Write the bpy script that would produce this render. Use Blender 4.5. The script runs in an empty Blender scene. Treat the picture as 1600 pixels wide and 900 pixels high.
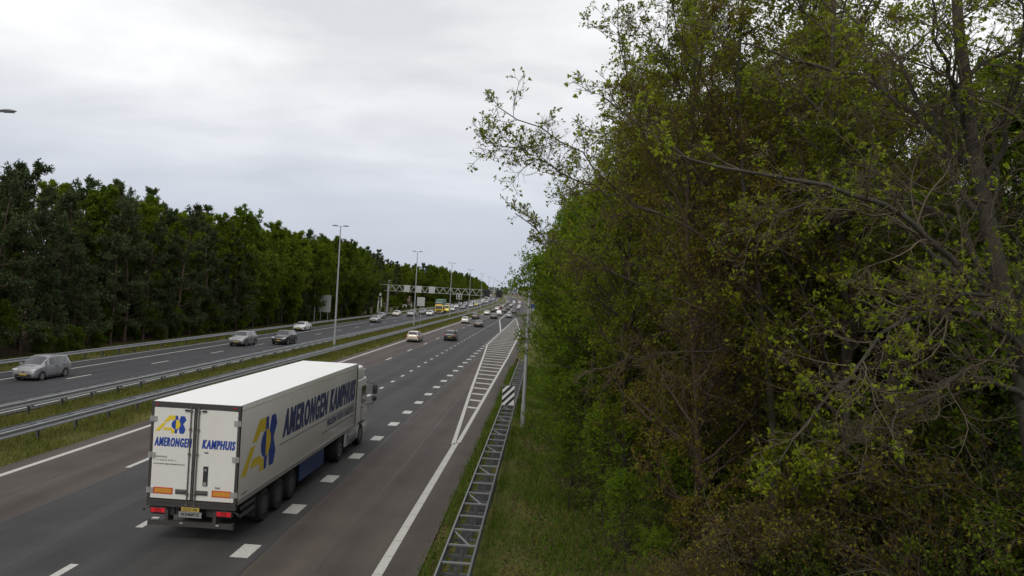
import bpy, math, random
import numpy as np
from mathutils import Matrix, Vector

SC = bpy.context.scene
COL = SC.collection
R = math.radians

# ------------------------------------------------------------------ camera
CAM_H = 7.6
cam_data = bpy.data.cameras.new('camera')
cam = bpy.data.objects.new('camera', cam_data)
COL.objects.link(cam)
cam_data.sensor_width = 36.0
cam_data.lens = 1230 / 1600 * 36
cam_data.clip_start = 0.1
cam_data.clip_end = 9000
M4 = (Matrix.Translation((0, 0, CAM_H)) @ Matrix.Rotation(R(2.44), 4, 'Z')
      @ Matrix.Rotation(R(90.29), 4, 'X') @ Matrix.Rotation(R(3.1), 4, 'Z'))
cam.matrix_world = M4
SC.camera = cam

# ------------------------------------------------------------------ overcast sky
SUN_EL, SUN_AZ = R(48), R(192)          # azimuth measured from +Y towards +X
world = bpy.data.worlds.new('World')
SC.world = world
world.use_nodes = True
wt = world.node_tree
wt.nodes.clear()


def wn(kind, **kw):
    n = wt.nodes.new(kind)
    for k, v in kw.items():
        if k == 'inp':
            for i, val in v.items():
                n.inputs[i].default_value = val
        else:
            setattr(n, k, v)
    return n


def wl(a, b):
    wt.links.new(a, b)


def wmath(op, a, b=None, clamp=False):
    n = wn('ShaderNodeMath', operation=op, use_clamp=clamp)
    for i, v in enumerate((a, b)):
        if v is None:
            continue
        if isinstance(v, (int, float)):
            n.inputs[i].default_value = v
        else:
            wl(v, n.inputs[i])
    return n.outputs[0]


sky = wn('ShaderNodeTexSky', sky_type='NISHITA', sun_disc=False, sun_elevation=SUN_EL,
         sun_rotation=SUN_AZ, air_density=1.0, dust_density=2.0)
tc = wn('ShaderNodeTexCoord')
sep = wn('ShaderNodeSeparateXYZ')
wl(tc.outputs['Generated'], sep.inputs[0])
zpos = wmath('MAXIMUM', sep.outputs[2], 0.0)
den = wmath('ADD', zpos, 0.22)
u = wmath('DIVIDE', sep.outputs[0], den)
v = wmath('DIVIDE', sep.outputs[1], den)
comb = wn('ShaderNodeCombineXYZ')
wl(u, comb.inputs[0])
wl(v, comb.inputs[1])
n1 = wn('ShaderNodeTexNoise', inp={'Scale': 1.7, 'Detail': 7.0, 'Roughness': 0.5, 'Distortion': 0.2})
mp1 = wn('ShaderNodeMapping')
mp1.inputs['Location'].default_value = (2.3, 6.5, 0)
mp1.inputs['Scale'].default_value = (0.8, 1.25, 1)
wl(comb.outputs[0], mp1.inputs[0])
wl(mp1.outputs[0], n1.inputs['Vector'])
cr = wn('ShaderNodeValToRGB')
cr.color_ramp.elements[0].position = 0.34
cr.color_ramp.elements[0].color = (6.4, 6.5, 6.7, 1)
cr.color_ramp.elements[1].position = 0.70
cr.color_ramp.elements[1].color = (9.9, 9.85, 9.8, 1)
e = cr.color_ramp.elements.new(0.5)
e.color = (7.8, 7.85, 7.95, 1)
wl(n1.outputs['Fac'], cr.inputs[0])
# the cloud deck thickens to an even blue grey towards the horizon
low = wn('ShaderNodeMapRange', interpolation_type='SMOOTHSTEP')
low.inputs['From Min'].default_value = 0.02
low.inputs['From Max'].default_value = 0.28
wl(zpos, low.inputs['Value'])
mixl = wn('ShaderNodeMix', data_type='RGBA')
mixl.inputs['A'].default_value = (4.8, 5.15, 6.0, 1)
wl(low.outputs[0], mixl.inputs['Factor'])
wl(cr.outputs[0], mixl.inputs['B'])
mixs = wn('ShaderNodeMix', data_type='RGBA')
mixs.inputs['Factor'].default_value = 0.93
wl(sky.outputs[0], mixs.inputs['A'])
wl(mixl.outputs['Result'], mixs.inputs['B'])
bg = wn('ShaderNodeBackground', inp={'Strength': 0.1})
wl(mixs.outputs['Result'], bg.inputs[0])
wo = wn('ShaderNodeOutputWorld')
wl(bg.outputs[0], wo.inputs[0])

sun_data = bpy.data.lights.new('sun', 'SUN')
sun_data.energy = 1.2
sun_data.angle = R(25)
sun_data.color = (1.0, 0.96, 0.9)
sun = bpy.data.objects.new('sun', sun_data)
COL.objects.link(sun)
sd = Vector((math.sin(SUN_AZ) * math.cos(SUN_EL), math.cos(SUN_AZ) * math.cos(SUN_EL), math.sin(SUN_EL)))
sun.rotation_euler = sd.to_track_quat('Z', 'Y').to_euler()
sun.location = sd * 300

SC.view_settings.view_transform = 'Standard'
SC.view_settings.look = 'None'
SC.view_settings.gamma = 1.0
SC.view_settings.exposure = 0.25
SC.view_settings.use_curve_mapping = False
SC.render.engine = 'CYCLES'
SC.cycles.max_bounces = 5
SC.cycles.diffuse_bounces = 3
SC.cycles.transparent_max_bounces = 6
SC.cycles.use_denoising = True


# ------------------------------------------------------------------ object helpers
def tag(o, label=None, cat=None, group=None, kind=None):
    if label:
        o['label'] = label
    if cat:
        o['category'] = cat
    if group:
        o['group'] = group
    if kind:
        o['kind'] = kind
    return o


def link(name, data, parent=None, mat=None):
    o = bpy.data.objects.new(name, data)
    COL.objects.link(o)
    if parent:
        o.parent = parent
    if mat and data is not None and not data.materials:
        data.materials.append(mat)
    return o


def thing(name, label, cat, loc=(0, 0, 0), rz=0.0, group=None):
    o = bpy.data.objects.new(name, None)
    COL.objects.link(o)
    o.location = loc
    o.rotation_euler = (0, 0, rz)
    o.empty_display_size = 0.2
    return tag(o, label, cat, group)


def kids(o):
    return [c for c in ALLKIDS.get(o.name, [])]


def copy_tree(o, parent=None, table=None):
    c = o.copy()
    COL.objects.link(c)
    c.parent = parent
    for ch in list(o.children):
        copy_tree(ch, c)
    return c


class MB:
    """collects simple shapes, then builds one mesh"""

    def __init__(self):
        self.v, self.f, self.m = [], [], []
        self.mi = 0

    def face(self, idx):
        self.f.append(tuple(idx))
        self.m.append(self.mi)

    def poly(self, pts):
        n = len(self.v)
        self.v += [tuple(p) for p in pts]
        self.face(range(n, n + len(pts)))
        return self

    def box(self, x0, x1, y0, y1, z0, z1, taper=0.0):
        n = len(self.v)
        t = taper
        self.v += [(x0, y0, z0), (x1, y0, z0), (x1, y1, z0), (x0, y1, z0),
                   (x0 + t, y0 + t, z1), (x1 - t, y0 + t, z1), (x1 - t, y1 - t, z1), (x0 + t, y1 - t, z1)]
        for q in ((0, 3, 2, 1), (4, 5, 6, 7), (0, 1, 5, 4), (1, 2, 6, 5), (2, 3, 7, 6), (3, 0, 4, 7)):
            self.face(n + i for i in q)
        return self

    def cbox(self, cx, cy, cz, sx, sy, sz):
        return self.box(cx - sx / 2, cx + sx / 2, cy - sy / 2, cy + sy / 2, cz - sz / 2, cz + sz / 2)

    def bar(self, a, b, w, h=None, up=(0, 0, 1)):
        h = h or w
        a, b = Vector(a), Vector(b)
        d = (b - a).normalized()
        upv = Vector(up)
        if abs(d.dot(upv)) > 0.98:
            upv = Vector((0, 1, 0))
        s = d.cross(upv).normalized() * (w / 2)
        t = s.cross(d).normalized() * (h / 2)
        n = len(self.v)
        for p in (a, b):
            for q in (-s - t, s - t, s + t, -s + t):
                self.v.append(tuple(p + q))
        for q in ((0, 1, 5, 4), (1, 2, 6, 5), (2, 3, 7, 6), (3, 0, 4, 7), (3, 2, 1, 0), (4, 5, 6, 7)):
            self.face(n + i for i in q)
        return self

    def tube(self, pts, rad, sides=8, cap=True):
        pts = [Vector(p) for p in pts]
        if isinstance(rad, (int, float)):
            rad = [rad] * len(pts)
        n = len(self.v)
        ref = Vector((0, 0, 1))
        d0 = (pts[-1] - pts[0]).normalized()
        if abs(d0.dot(ref)) > 0.9:
            ref = Vector((1, 0, 0))
        for i, p in enumerate(pts):
            t = (pts[min(i + 1, len(pts) - 1)] - pts[max(i - 1, 0)]).normalized()
            a = t.cross(ref).normalized()
            b = t.cross(a)
            for k in range(sides):
                an = 2 * math.pi * k / sides
                self.v.append(tuple(p + (a * math.cos(an) + b * math.sin(an)) * rad[i]))
        for i in range(len(pts) - 1):
            for k in range(sides):
                k2 = (k + 1) % sides
                self.face((n + i * sides + k, n + i * sides + k2, n + (i + 1) * sides + k2, n + (i + 1) * sides + k))
        if cap:
            self.face(n + k for k in reversed(range(sides)))
            self.face(n + (len(pts) - 1) * sides + k for k in range(sides))
        return self

    def lathe_x(self, prof, sides=20, c=(0, 0, 0)):
        """prof: (x, r) pairs revolved about the X axis"""
        n = len(self.v)
        for x, r in prof:
            for k in range(sides):
                an = 2 * math.pi * k / sides
                self.v.append((c[0] + x, c[1] + r * math.cos(an), c[2] + r * math.sin(an)))
        for i in range(len(prof) - 1):
            for k in range(sides):
                k2 = (k + 1) % sides
                self.face((n + i * sides + k, n + (i + 1) * sides + k, n + (i + 1) * sides + k2, n + i * sides + k2))
        self.face(n + k for k in range(sides))
        self.face(n + (len(prof) - 1) * sides + k for k in reversed(range(sides)))
        return self

    def mesh(self, name, mats, smooth=False, angle=35):
        me = bpy.data.meshes.new(name)
        me.from_pydata(self.v, [], self.f)
        for m in (mats if isinstance(mats, (list, tuple)) else [mats]):
            me.materials.append(m)
        me.polygons.foreach_set('material_index', self.m)
        if smooth:
            me.polygons.foreach_set('use_smooth', [True] * len(self.f))
            me.update()
            me.set_sharp_from_angle(angle=R(angle))
        me.update()
        return me

    def build(self, name, mats, parent=None, smooth=False, angle=35):
        return link(name, self.mesh(name, mats, smooth, angle), parent)


def np_mesh(name, verts, faces, mats, smooth=False, mat_idx=None):
    """verts (n,3), faces (m,k) numpy arrays"""
    verts = np.asarray(verts, np.float32)
    faces = np.asarray(faces, np.int32)
    k = faces.shape[1]
    me = bpy.data.meshes.new(name)
    me.vertices.add(len(verts))
    me.vertices.foreach_set('co', verts.ravel())
    me.loops.add(faces.size)
    me.loops.foreach_set('vertex_index', faces.ravel())
    me.polygons.add(len(faces))
    me.polygons.foreach_set('loop_start', np.arange(0, faces.size, k, dtype=np.int32))
    for m in (mats if isinstance(mats, (list, tuple)) else [mats]):
        me.materials.append(m)
    if mat_idx is not None:
        me.polygons.foreach_set('material_index', np.asarray(mat_idx, np.int32))
    if smooth:
        me.polygons.foreach_set('use_smooth', np.ones(len(faces), bool))
    me.update(calc_edges=True)
    return me


# ------------------------------------------------------------------ materials
def mat(name, color, rough=0.6, metal=0.0, coat=0.0, noise=None, spec=0.5, emit=None, bump=None):
    """noise = (scale, amount, other colour or None)"""
    m = bpy.data.materials.new(name)
    m.use_nodes = True
    nt = m.node_tree
    b = nt.nodes['Principled BSDF']
    b.inputs['Base Color'].default_value = (*color, 1)
    b.inputs['Roughness'].default_value = rough
    b.inputs['Metallic'].default_value = metal
    b.inputs['Coat Weight'].default_value = coat
    b.inputs['Coat Roughness'].default_value = 0.08
    b.inputs['Specular IOR Level'].default_value = spec
    if emit:
        b.inputs['Emission Color'].default_value = (*emit[0], 1)
        b.inputs['Emission Strength'].default_value = emit[1]
    if noise:
        sc, am, other = noise
        t = nt.nodes.new('ShaderNodeTexCoord')
        nz = nt.nodes.new('ShaderNodeTexNoise')
        nz.inputs['Scale'].default_value = sc
        nz.inputs['Detail'].default_value = 6
        nz.inputs['Roughness'].default_value = 0.65
        nt.links.new(t.outputs['Object'], nz.inputs['Vector'])
        rp = nt.nodes.new('ShaderNodeValToRGB')
        rp.color_ramp.elements[0].position = 0.35
        rp.color_ramp.elements[1].position = 0.68
        oc = other or tuple(c * (1 - am) for c in color)
        rp.color_ramp.elements[0].color = (*[c * (1 - am) + o * am for c, o in zip(color, oc)], 1)
        rp.color_ramp.elements[1].color = (*color, 1)
        nt.links.new(nz.outputs['Fac'], rp.inputs[0])
        nt.links.new(rp.outputs[0], b.inputs['Base Color'])
        if bump:
            bp = nt.nodes.new('ShaderNodeBump')
            bp.inputs['Strength'].default_value = bump
            bp.inputs['Distance'].default_value = 0.02
            nt.links.new(nz.outputs['Fac'], bp.inputs['Height'])
            nt.links.new(bp.outputs[0], b.inputs['Normal'])
    return m


def asphalt(name, c_dark, c_light, track=None):
    """worn asphalt: fine aggregate, long patches, faint wheel tracks along Y"""
    m = bpy.data.materials.new(name)
    m.use_nodes = True
    nt = m.node_tree
    L = nt.links.new
    b = nt.nodes['Principled BSDF']
    b.inputs['Roughness'].default_value = 0.82
    b.inputs['Specular IOR Level'].default_value = 0.35
    t = nt.nodes.new('ShaderNodeTexCoord')
    mp = nt.nodes.new('ShaderNodeMapping')
    mp.inputs['Scale'].default_value = (1.0, 0.06, 1.0)
    L(t.outputs['Object'], mp.inputs[0])
    big = nt.nodes.new('ShaderNodeTexNoise')
    big.inputs['Scale'].default_value = 1.1
    big.inputs['Detail'].default_value = 5
    L(mp.outputs[0], big.inputs['Vector'])
    blot = nt.nodes.new('ShaderNodeTexNoise')
    blot.inputs['Scale'].default_value = 0.35
    blot.inputs['Detail'].default_value = 8
    blot.inputs['Roughness'].default_value = 0.7
    L(t.outputs['Object'], blot.inputs['Vector'])
    fine = nt.nodes.new('ShaderNodeTexNoise')
    fine.inputs['Scale'].default_value = 17
    fine.inputs['Detail'].default_value = 3
    L(t.outputs['Object'], fine.inputs['Vector'])
    a1 = nt.nodes.new('ShaderNodeMath')
    a1.operation = 'MULTIPLY_ADD'
    a1.inputs[1].default_value = 0.4
    L(big.outputs['Fac'], a1.inputs[0])
    a0 = nt.nodes.new('ShaderNodeMath')
    a0.operation = 'MULTIPLY_ADD'
    a0.inputs[1].default_value = 0.42
    L(blot.outputs['Fac'], a0.inputs[0])
    a2 = nt.nodes.new('ShaderNodeMath')
    a2.operation = 'MULTIPLY'
    a2.inputs[1].default_value = 0.25
    L(fine.outputs['Fac'], a2.inputs[0])
    sx = nt.nodes.new('ShaderNodeSeparateXYZ')
    L(t.outputs['Object'], sx.inputs[0])
    ph = nt.nodes.new('ShaderNodeMath')
    ph.operation = 'MULTIPLY_ADD'
    ph.inputs[1].default_value = 3.333
    ph.inputs[2].default_value = 3.333 * 13.58
    L(sx.outputs[0], ph.inputs[0])
    co = nt.nodes.new('ShaderNodeMath')
    co.operation = 'COSINE'
    L(ph.outputs[0], co.inputs[0])
    tk = nt.nodes.new('ShaderNodeMath')
    tk.operation = 'MULTIPLY_ADD'
    tk.inputs[1].default_value = 0.035
    L(co.outputs[0], tk.inputs[0])
    L(a2.outputs[0], tk.inputs[2])
    L(tk.outputs[0], a0.inputs[2])
    L(a0.outputs[0], a1.inputs[2])
    rp = nt.nodes.new('ShaderNodeValToRGB')
    rp.color_ramp.elements[0].position = 0.40
    rp.color_ramp.elements[0].color = (*c_dark, 1)
    rp.color_ramp.elements[1].position = 0.64
    rp.color_ramp.elements[1].color = (*c_light, 1)
    L(a1.outputs[0], rp.inputs[0])
    L(rp.outputs[0], b.inputs['Base Color'])
    bp = nt.nodes.new('ShaderNodeBump')
    bp.inputs['Strength'].default_value = 0.25
    bp.inputs['Distance'].default_value = 0.01
    L(fine.outputs['Fac'], bp.inputs['Height'])
    L(bp.outputs[0], b.inputs['Normal'])
    return m


def leaf_mat(name, cols, transl=0.35, obj_var=0.25, rough=0.6):
    """leaf colours picked per leaf (mesh island) with a shift per tree; light comes through"""
    m = bpy.data.materials.new(name)
    m.use_nodes = True
    nt = m.node_tree
    L = nt.links.new
    nt.nodes.clear()
    g = nt.nodes.new('ShaderNodeNewGeometry')
    rp = nt.nodes.new('ShaderNodeValToRGB')
    rp.color_ramp.interpolation = 'LINEAR'
    while len(rp.color_ramp.elements) < len(cols):
        rp.color_ramp.elements.new(0.5)
    for i, c in enumerate(cols):
        rp.color_ramp.elements[i].position = i / (len(cols) - 1)
        rp.color_ramp.elements[i].color = (*c, 1)
    L(g.outputs['Random Per Island'], rp.inputs[0])
    oi = nt.nodes.new('ShaderNodeObjectInfo')
    mr = nt.nodes.new('ShaderNodeMapRange')
    mr.inputs['To Min'].default_value = 1 - obj_var
    mr.inputs['To Max'].default_value = 1 + obj_var
    L(oi.outputs['Random'], mr.inputs['Value'])
    hs = nt.nodes.new('ShaderNodeHueSaturation')
    L(rp.outputs[0], hs.inputs['Color'])
    L(mr.outputs[0], hs.inputs['Value'])
    d = nt.nodes.new('ShaderNodeBsdfDiffuse')
    L(hs.outputs[0], d.inputs['Color'])
    tr = nt.nodes.new('ShaderNodeBsdfTranslucent')
    L(hs.outputs[0], tr.inputs['Color'])
    mx = nt.nodes.new('ShaderNodeMixShader')
    mx.inputs[0].default_value = transl
    L(d.outputs[0], mx.inputs[1])
    L(tr.outputs[0], mx.inputs[2])
    out = nt.nodes.new('ShaderNodeOutputMaterial')
    L(mx.outputs[0], out.inputs[0])
    return m


def paint_mat():
    """car paint that takes the object's own colour"""
    m = bpy.data.materials.new('car_paint')
    m.use_nodes = True
    b = m.node_tree.nodes['Principled BSDF']
    oi = m.node_tree.nodes.new('ShaderNodeObjectInfo')
    m.node_tree.links.new(oi.outputs['Color'], b.inputs['Base Color'])
    b.inputs['Roughness'].default_value = 0.32
    b.inputs['Metallic'].default_value = 0.15
    b.inputs['Coat Weight'].default_value = 0.6
    b.inputs['Coat Roughness'].default_value = 0.06
    return m


PAINT = paint_mat()
M_GLASS = mat('dark_car_glass', (0.02, 0.024, 0.028), 0.06, 0, 0.3, spec=0.6)
M_TYRE = mat('tyre_rubber', (0.011, 0.011, 0.011), 0.85, noise=(30, 0.3, None))
M_RIM = mat('alloy_rim', (0.45, 0.45, 0.46), 0.35, 0.8)
M_PLASTIC = mat('black_plastic', (0.02, 0.02, 0.021), 0.55)
M_LAMP_CLEAR = mat('headlamp_glass', (0.75, 0.77, 0.78), 0.1, 0.2, 0.5)
M_LAMP_RED = mat('tail_lamp_red', (0.35, 0.012, 0.012), 0.2, 0, 0.5)
M_LAMP_LIT = mat('lit_tail_lamp', (0.32, 0.01, 0.015), 0.2, 0, 0.5, emit=((1, 0.02, 0.04), 0.14))
M_PLATE_Y = mat('yellow_plate', (0.4, 0.29, 0.05), 0.5)
M_CHROME = mat('chrome', (0.6, 0.6, 0.6), 0.2, 1.0)
M_LINE = mat('road_paint_white', (0.5, 0.49, 0.45), 0.7, noise=(9, 0.5, (0.2, 0.19, 0.18)))
M_LINE_OLD = mat('road_paint_worn', (0.5, 0.49, 0.46), 0.75, noise=(4, 0.5, (0.15, 0.15, 0.15)))
M_GALV = mat('galvanised_steel', (0.19, 0.193, 0.2), 0.55, 0.25, noise=(3.5, 0.35, None))
M_GALV_M = mat('median_rail_steel', (0.32, 0.325, 0.34), 0.5, 0.3, noise=(3.5, 0.35, None))
M_GALV_D = mat('weathered_steel', (0.1, 0.103, 0.108), 0.6, 0.4, noise=(5, 0.4, None))
M_POLE = mat('pole_grey', (0.36, 0.37, 0.37), 0.5, 0.4, noise=(2, 0.2, None))
M_ASPH_BROWN = asphalt('asphalt_brown', (0.042, 0.033, 0.028), (0.08, 0.065, 0.055))
M_ASPH_DARK = asphalt('asphalt_dark', (0.024, 0.0235, 0.023), (0.05, 0.048, 0.047))
M_ASPH_FAR = asphalt('asphalt_bluish', (0.028, 0.028, 0.031), (0.047, 0.047, 0.052))
M_BARK_G = mat('bark_grey', (0.06, 0.05, 0.034), 0.9, noise=(9, 0.7, (0.015, 0.012, 0.01)), bump=0.8)
M_BARK_B = mat('bark_brown', (0.1, 0.065, 0.045), 0.9, noise=(7, 0.6, (0.03, 0.02, 0.014)), bump=0.8)
M_BARK_D = mat('bark_dark', (0.055, 0.042, 0.028), 0.9, noise=(9, 0.5, (0.015, 0.012, 0.01)), bump=0.8)
M_TWIG = mat('twig_grey', (0.105, 0.083, 0.05), 0.9, noise=(6, 0.6, (0.04, 0.026, 0.014)))
M_TWIG_B = mat('twig_brown', (0.085, 0.054, 0.028), 0.9, noise=(6, 0.5, (0.04, 0.03, 0.02)))
M_BIRCH = mat('bark_birch', (0.42, 0.4, 0.36), 0.8, noise=(3, 0.8, (0.05, 0.045, 0.04)))

# ------------------------------------------------------------------ the lie of the road
def dev(y):
    """the motorway runs straight, then bends gently to the left"""
    y = np.asarray(y, float)
    q = np.clip(y - 162.0, 0, 540.0)
    return -(q * q) / (2 * 9720.0) - np.clip(y - 702.0, 0, None) * (540.0 / 9720.0)


def devf(y):
    return float(dev(y))


def heading(y):
    q = min(max(y - 162.0, 0), 540.0)
    return q / 9720.0          # rotation about +Z (to the left)


def far_z(x):
    """cross fall of the far carriageway"""
    return -0.022 * max(0.0, min(-26.9 - x, 14.0))


LATS = [(-900, -.4), (-300, -.4), (-120, -.4), (-80, -.38), (-60, -.36), (-50, -.34), (-46, -.34), (-43, -.34), (-41, -.37),
        (-39.8, -.40), (-39.6, -.45), (-33, -.36), (-27.0, -.22), (-26.8, -.03), (-25.8, .04), (-24, .02), (-22.5, 0), (-21, .03),
        (-20.2, -.02), (-20.0, -.12), (-12, -.12), (-3.05, -.12), (-2.85, -.02), (-2.2, .05), (-1, .03), (0.5, 0), (2, 0.05), (4, 0.12),
        (7, .2), (12, .3), (20, .35), (40, .35), (120, .3), (400, 0.3), (1200, .3)]


def lat_z(x):
    for (a, za), (b, zb) in zip(LATS, LATS[1:]):
        if a <= x <= b:
            return za + (zb - za) * (x - a) / (b - a)
    return 0.0


YS = [-60, -30, -15, 0] + list(range(6, 60, 3)) + list(range(60, 170, 10)) + list(range(170, 720, 15)) + [760, 850, 1000, 1300, 1800, 2600, 4000]


def strip(lat_a, lat_b, y0, y1, z, n=None, step=12.0):
    """a sheet following the road; lat_a/lat_b may be functions of y"""
    fa = lat_a if callable(lat_a) else (lambda y: lat_a)
    fb = lat_b if callable(lat_b) else (lambda y: lat_b)
    n = n or max(1, int((y1 - y0) / step))
    mb = MB()
    for i in range(n + 1):
        y = y0 + (y1 - y0) * i / n
        d = devf(y)
        for f in (fa, fb):
            x = f(y)
            zz = z(x) if callable(z) else z
            mb.v.append((x + d, y, zz))
    for i in range(n):
        mb.face((2 * i, 2 * i + 1, 2 * i + 3, 2 * i + 2))
    return mb

# ================================================================== THE SETTING
def ground_mat():
    m = bpy.data.materials.new('ground_soil_and_grass')
    m.use_nodes = True
    nt = m.node_tree
    L = nt.links.new
    b = nt.nodes['Principled BSDF']
    b.inputs['Roughness'].default_value = 0.95
    b.inputs['Specular IOR Level'].default_value = 0.1
    at = nt.nodes.new('ShaderNodeAttribute')
    at.attribute_name = 'lat'
    t = nt.nodes.new('ShaderNodeTexCoord')

    def noise(sc, det=7, rough=.65):
        n = nt.nodes.new('ShaderNodeTexNoise')
        n.inputs['Scale'].default_value = sc
        n.inputs['Detail'].default_value = det
        n.inputs['Roughness'].default_value = rough
        L(t.outputs['Object'], n.inputs['Vector'])
        return n.outputs['Fac']

    def ramp(src, a, ca, bpos, cb):
        r = nt.nodes.new('ShaderNodeValToRGB')
        r.color_ramp.elements[0].position = a
        r.color_ramp.elements[0].color = (*ca, 1)
        r.color_ramp.elements[1].position = bpos
        r.color_ramp.elements[1].color = (*cb, 1)
        L(src, r.inputs[0])
        return r.outputs[0]

    nb, ns = noise(0.5), noise(7, 8, .75)
    grass_a = ramp(ns, .3, (0.035, 0.042, 0.01), .7, (0.12, 0.125, 0.03))
    grass_b = ramp(ns, .3, (0.06, 0.055, 0.016), .7, (0.17, 0.15, 0.045))
    litter = ramp(ns, .3, (0.045, 0.03, 0.02), .72, (0.16, 0.115, 0.075))
    mixg = nt.nodes.new('ShaderNodeMix')
    mixg.data_type = 'RGBA'
    s1 = nt.nodes.new('ShaderNodeMapRange')
    s1.inputs['From Min'].default_value = .48
    s1.inputs['From Max'].default_value = .62
    L(nb, s1.inputs['Value'])
    L(s1.outputs[0], mixg.inputs['Factor'])
    L(grass_a, mixg.inputs['A'])
    L(grass_b, mixg.inputs['B'])
    # litter under the woods on both sides
    lr = nt.nodes.new('ShaderNodeMapRange')
    lr.interpolation_type = 'SMOOTHSTEP'
    lr.inputs['From Min'].default_value = 0.4
    lr.inputs['From Max'].default_value = 3.6
    L(at.outputs['Fac'], lr.inputs['Value'])
    ll = nt.nodes.new('ShaderNodeMapRange')
    ll.interpolation_type = 'SMOOTHSTEP'
    ll.inputs['From Min'].default_value = -42.5
    ll.inputs['From Max'].default_value = -46.5
    L(at.outputs['Fac'], ll.inputs['Value'])
    su = nt.nodes.new('ShaderNodeMath')
    su.operation = 'ADD'
    L(lr.outputs[0], su.inputs[0])
    L(ll.outputs[0], su.inputs[1])
    nn = noise(0.9, 6)
    s2 = nt.nodes.new('ShaderNodeMath')
    s2.operation = 'MULTIPLY_ADD'
    s2.inputs[1].default_value = 1.5
    s2.inputs[2].default_value = -0.75
    L(nn, s2.inputs[0])
    s3 = nt.nodes.new('ShaderNodeMath')
    s3.operation = 'ADD'
    s3.use_clamp = True
    L(su.outputs[0], s3.inputs[0])
    L(s2.outputs[0], s3.inputs[1])
    mx = nt.nodes.new('ShaderNodeMix')
    mx.data_type = 'RGBA'
    L(s3.outputs[0], mx.inputs['Factor'])
    L(mixg.outputs['Result'], mx.inputs['A'])
    L(litter, mx.inputs['B'])
    L(mx.outputs['Result'], b.inputs['Base Color'])
    bp = nt.nodes.new('ShaderNodeBump')
    bp.inputs['Strength'].default_value = 0.9
    bp.inputs['Distance'].default_value = 0.08
    L(ns, bp.inputs['Height'])
    L(bp.outputs[0], b.inputs['Normal'])
    return m


def build_ground():
    lx = np.array([a for a, _ in LATS], float)
    lz = np.array([z for _, z in LATS], float)
    # refine
    xs = np.unique(np.concatenate([lx] + [np.arange(-3, 14, .5)]))
    zs = np.interp(xs, lx, lz)
    ys = np.array(sorted(set(YS)), float)
    rng = np.random.default_rng(3)
    X, Y = np.meshgrid(xs, ys)
    Z = np.tile(zs, (len(ys), 1))
    bumpy = ((X > -2.2) & (X < 40) | (X < -43) & (X > -90)) * 1.0
    Z = Z + bumpy * rng.normal(0, 0.035, Z.shape)
    V = np.stack([X + dev(Y), Y, Z], -1).reshape(-1, 3)
    nx, ny = len(xs), len(ys)
    i = np.arange(ny - 1)[:, None] * nx + np.arange(nx - 1)[None, :]
    F = np.stack([i, i + 1, i + nx + 1, i + nx], -1).reshape(-1, 4)
    me = np_mesh('ground', V, F, M_GROUND, smooth=True)
    a = me.attributes.new('lat', 'FLOAT', 'POINT')
    a.data.foreach_set('value', X.ravel().astype(np.float32))
    tag(link('ground', me), kind='structure')


M_GROUND = ground_mat()
build_ground()

# --- the near carriageway: four lanes; the outer lanes carry older, browner asphalt
Y0, Y1 = -40, 1500


def lane(name, a, b, m, z=0.0):
    o = strip(a, b, Y0, Y1, z, step=12).build(name, m)
    return tag(o, kind='structure')


L_EDGE, L_B, L_A, L_C, L_R = -19.25, -15.45, -11.7, -7.93, -4.0
near_road = lane('road', -20.05, -15.62, M_ASPH_BROWN)
lane_mid = lane('road', -15.62, -7.45, M_ASPH_DARK, 0.0)
lane_right = lane('road', -7.45, -2.95, M_ASPH_BROWN)
far_road = tag(strip(-39.7, -26.9, Y0, Y1, far_z, step=12).build('road', M_ASPH_FAR), kind='structure')
side_road = tag(strip(lambda y: -52.5 + max(0, (300 - y) * .02), lambda y: -47 + max(0, (300 - y) * .02), 225, 420, -0.25, step=12).build('side_road', M_ASPH_FAR), kind='structure')
MARK = 0.004


def dash_mesh(w, l, m):
    mb = MB()
    h = w / 2
    mb.poly([(-h, 0, 0), (h, 0, 0), (h, l, 0), (-h, l, 0)])
    return mb.mesh('lane_dash', m)


def dashes(parent, latx, y0, y1, gap, w, l, m, z=MARK):
    me = dash_mesh(w, l, m)
    y = y0
    n = 0
    while y < y1:
        o = link('lane_dash', me, parent)
        o.location = (latx + devf(y), y, (z(latx) + MARK) if callable(z) else z)
        o.rotation_euler = (0, -0.022 if callable(z) else 0, heading(y))
        y += gap
        n += 1
    return n


dashes(lane_mid, L_C, 8.8 - .55, 147, 4.28, 0.5, 1.1, M_LINE)
dashes(lane_mid, L_A, 10.7 - .55, 330, 4.28, 0.22, 1.1, M_LINE)
dashes(near_road, L_B - .35, 17.5, 420, 12.4, 0.19, 3.0, M_LINE)
dashes(far_road, -33.0, 6.0, 480, 11.9, 0.19, 3.0, M_LINE, far_z)
strip(L_EDGE - .12, L_EDGE + .12, Y0, 1200, MARK, step=10).build('edge_line', M_LINE, near_road)
strip(-36.62, -36.42, Y0, 1200, lambda x: far_z(x) + MARK, step=10).build('edge_line', M_LINE, far_road)
strip(-39.22, -39.08, Y0, 1200, lambda x: far_z(x) + MARK, step=10).build('edge_line', M_LINE_OLD, far_road)
strip(-27.62, -27.46, Y0, 1200, lambda x: far_z(x) + MARK, step=10).build('edge_line', M_LINE_OLD, far_road)

# the right-hand line is laid in short thermoplastic lengths with open joints
seg = dash_mesh(0.26, 1.38, M_LINE)
y = 8.0
while y < 38.5:
    o = link('line_length', seg, lane_right)
    o.location = (L_R, y, MARK)
    y += 1.4


def hatch_left(y):
    pts = [(38.5, -4.1), (60, -5.25), (89, -6.65), (111, -7.75), (147, -7.93), (231, -8.12)]
    return float(np.interp(y, [p[0] for p in pts], [p[1] for p in pts]))


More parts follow.
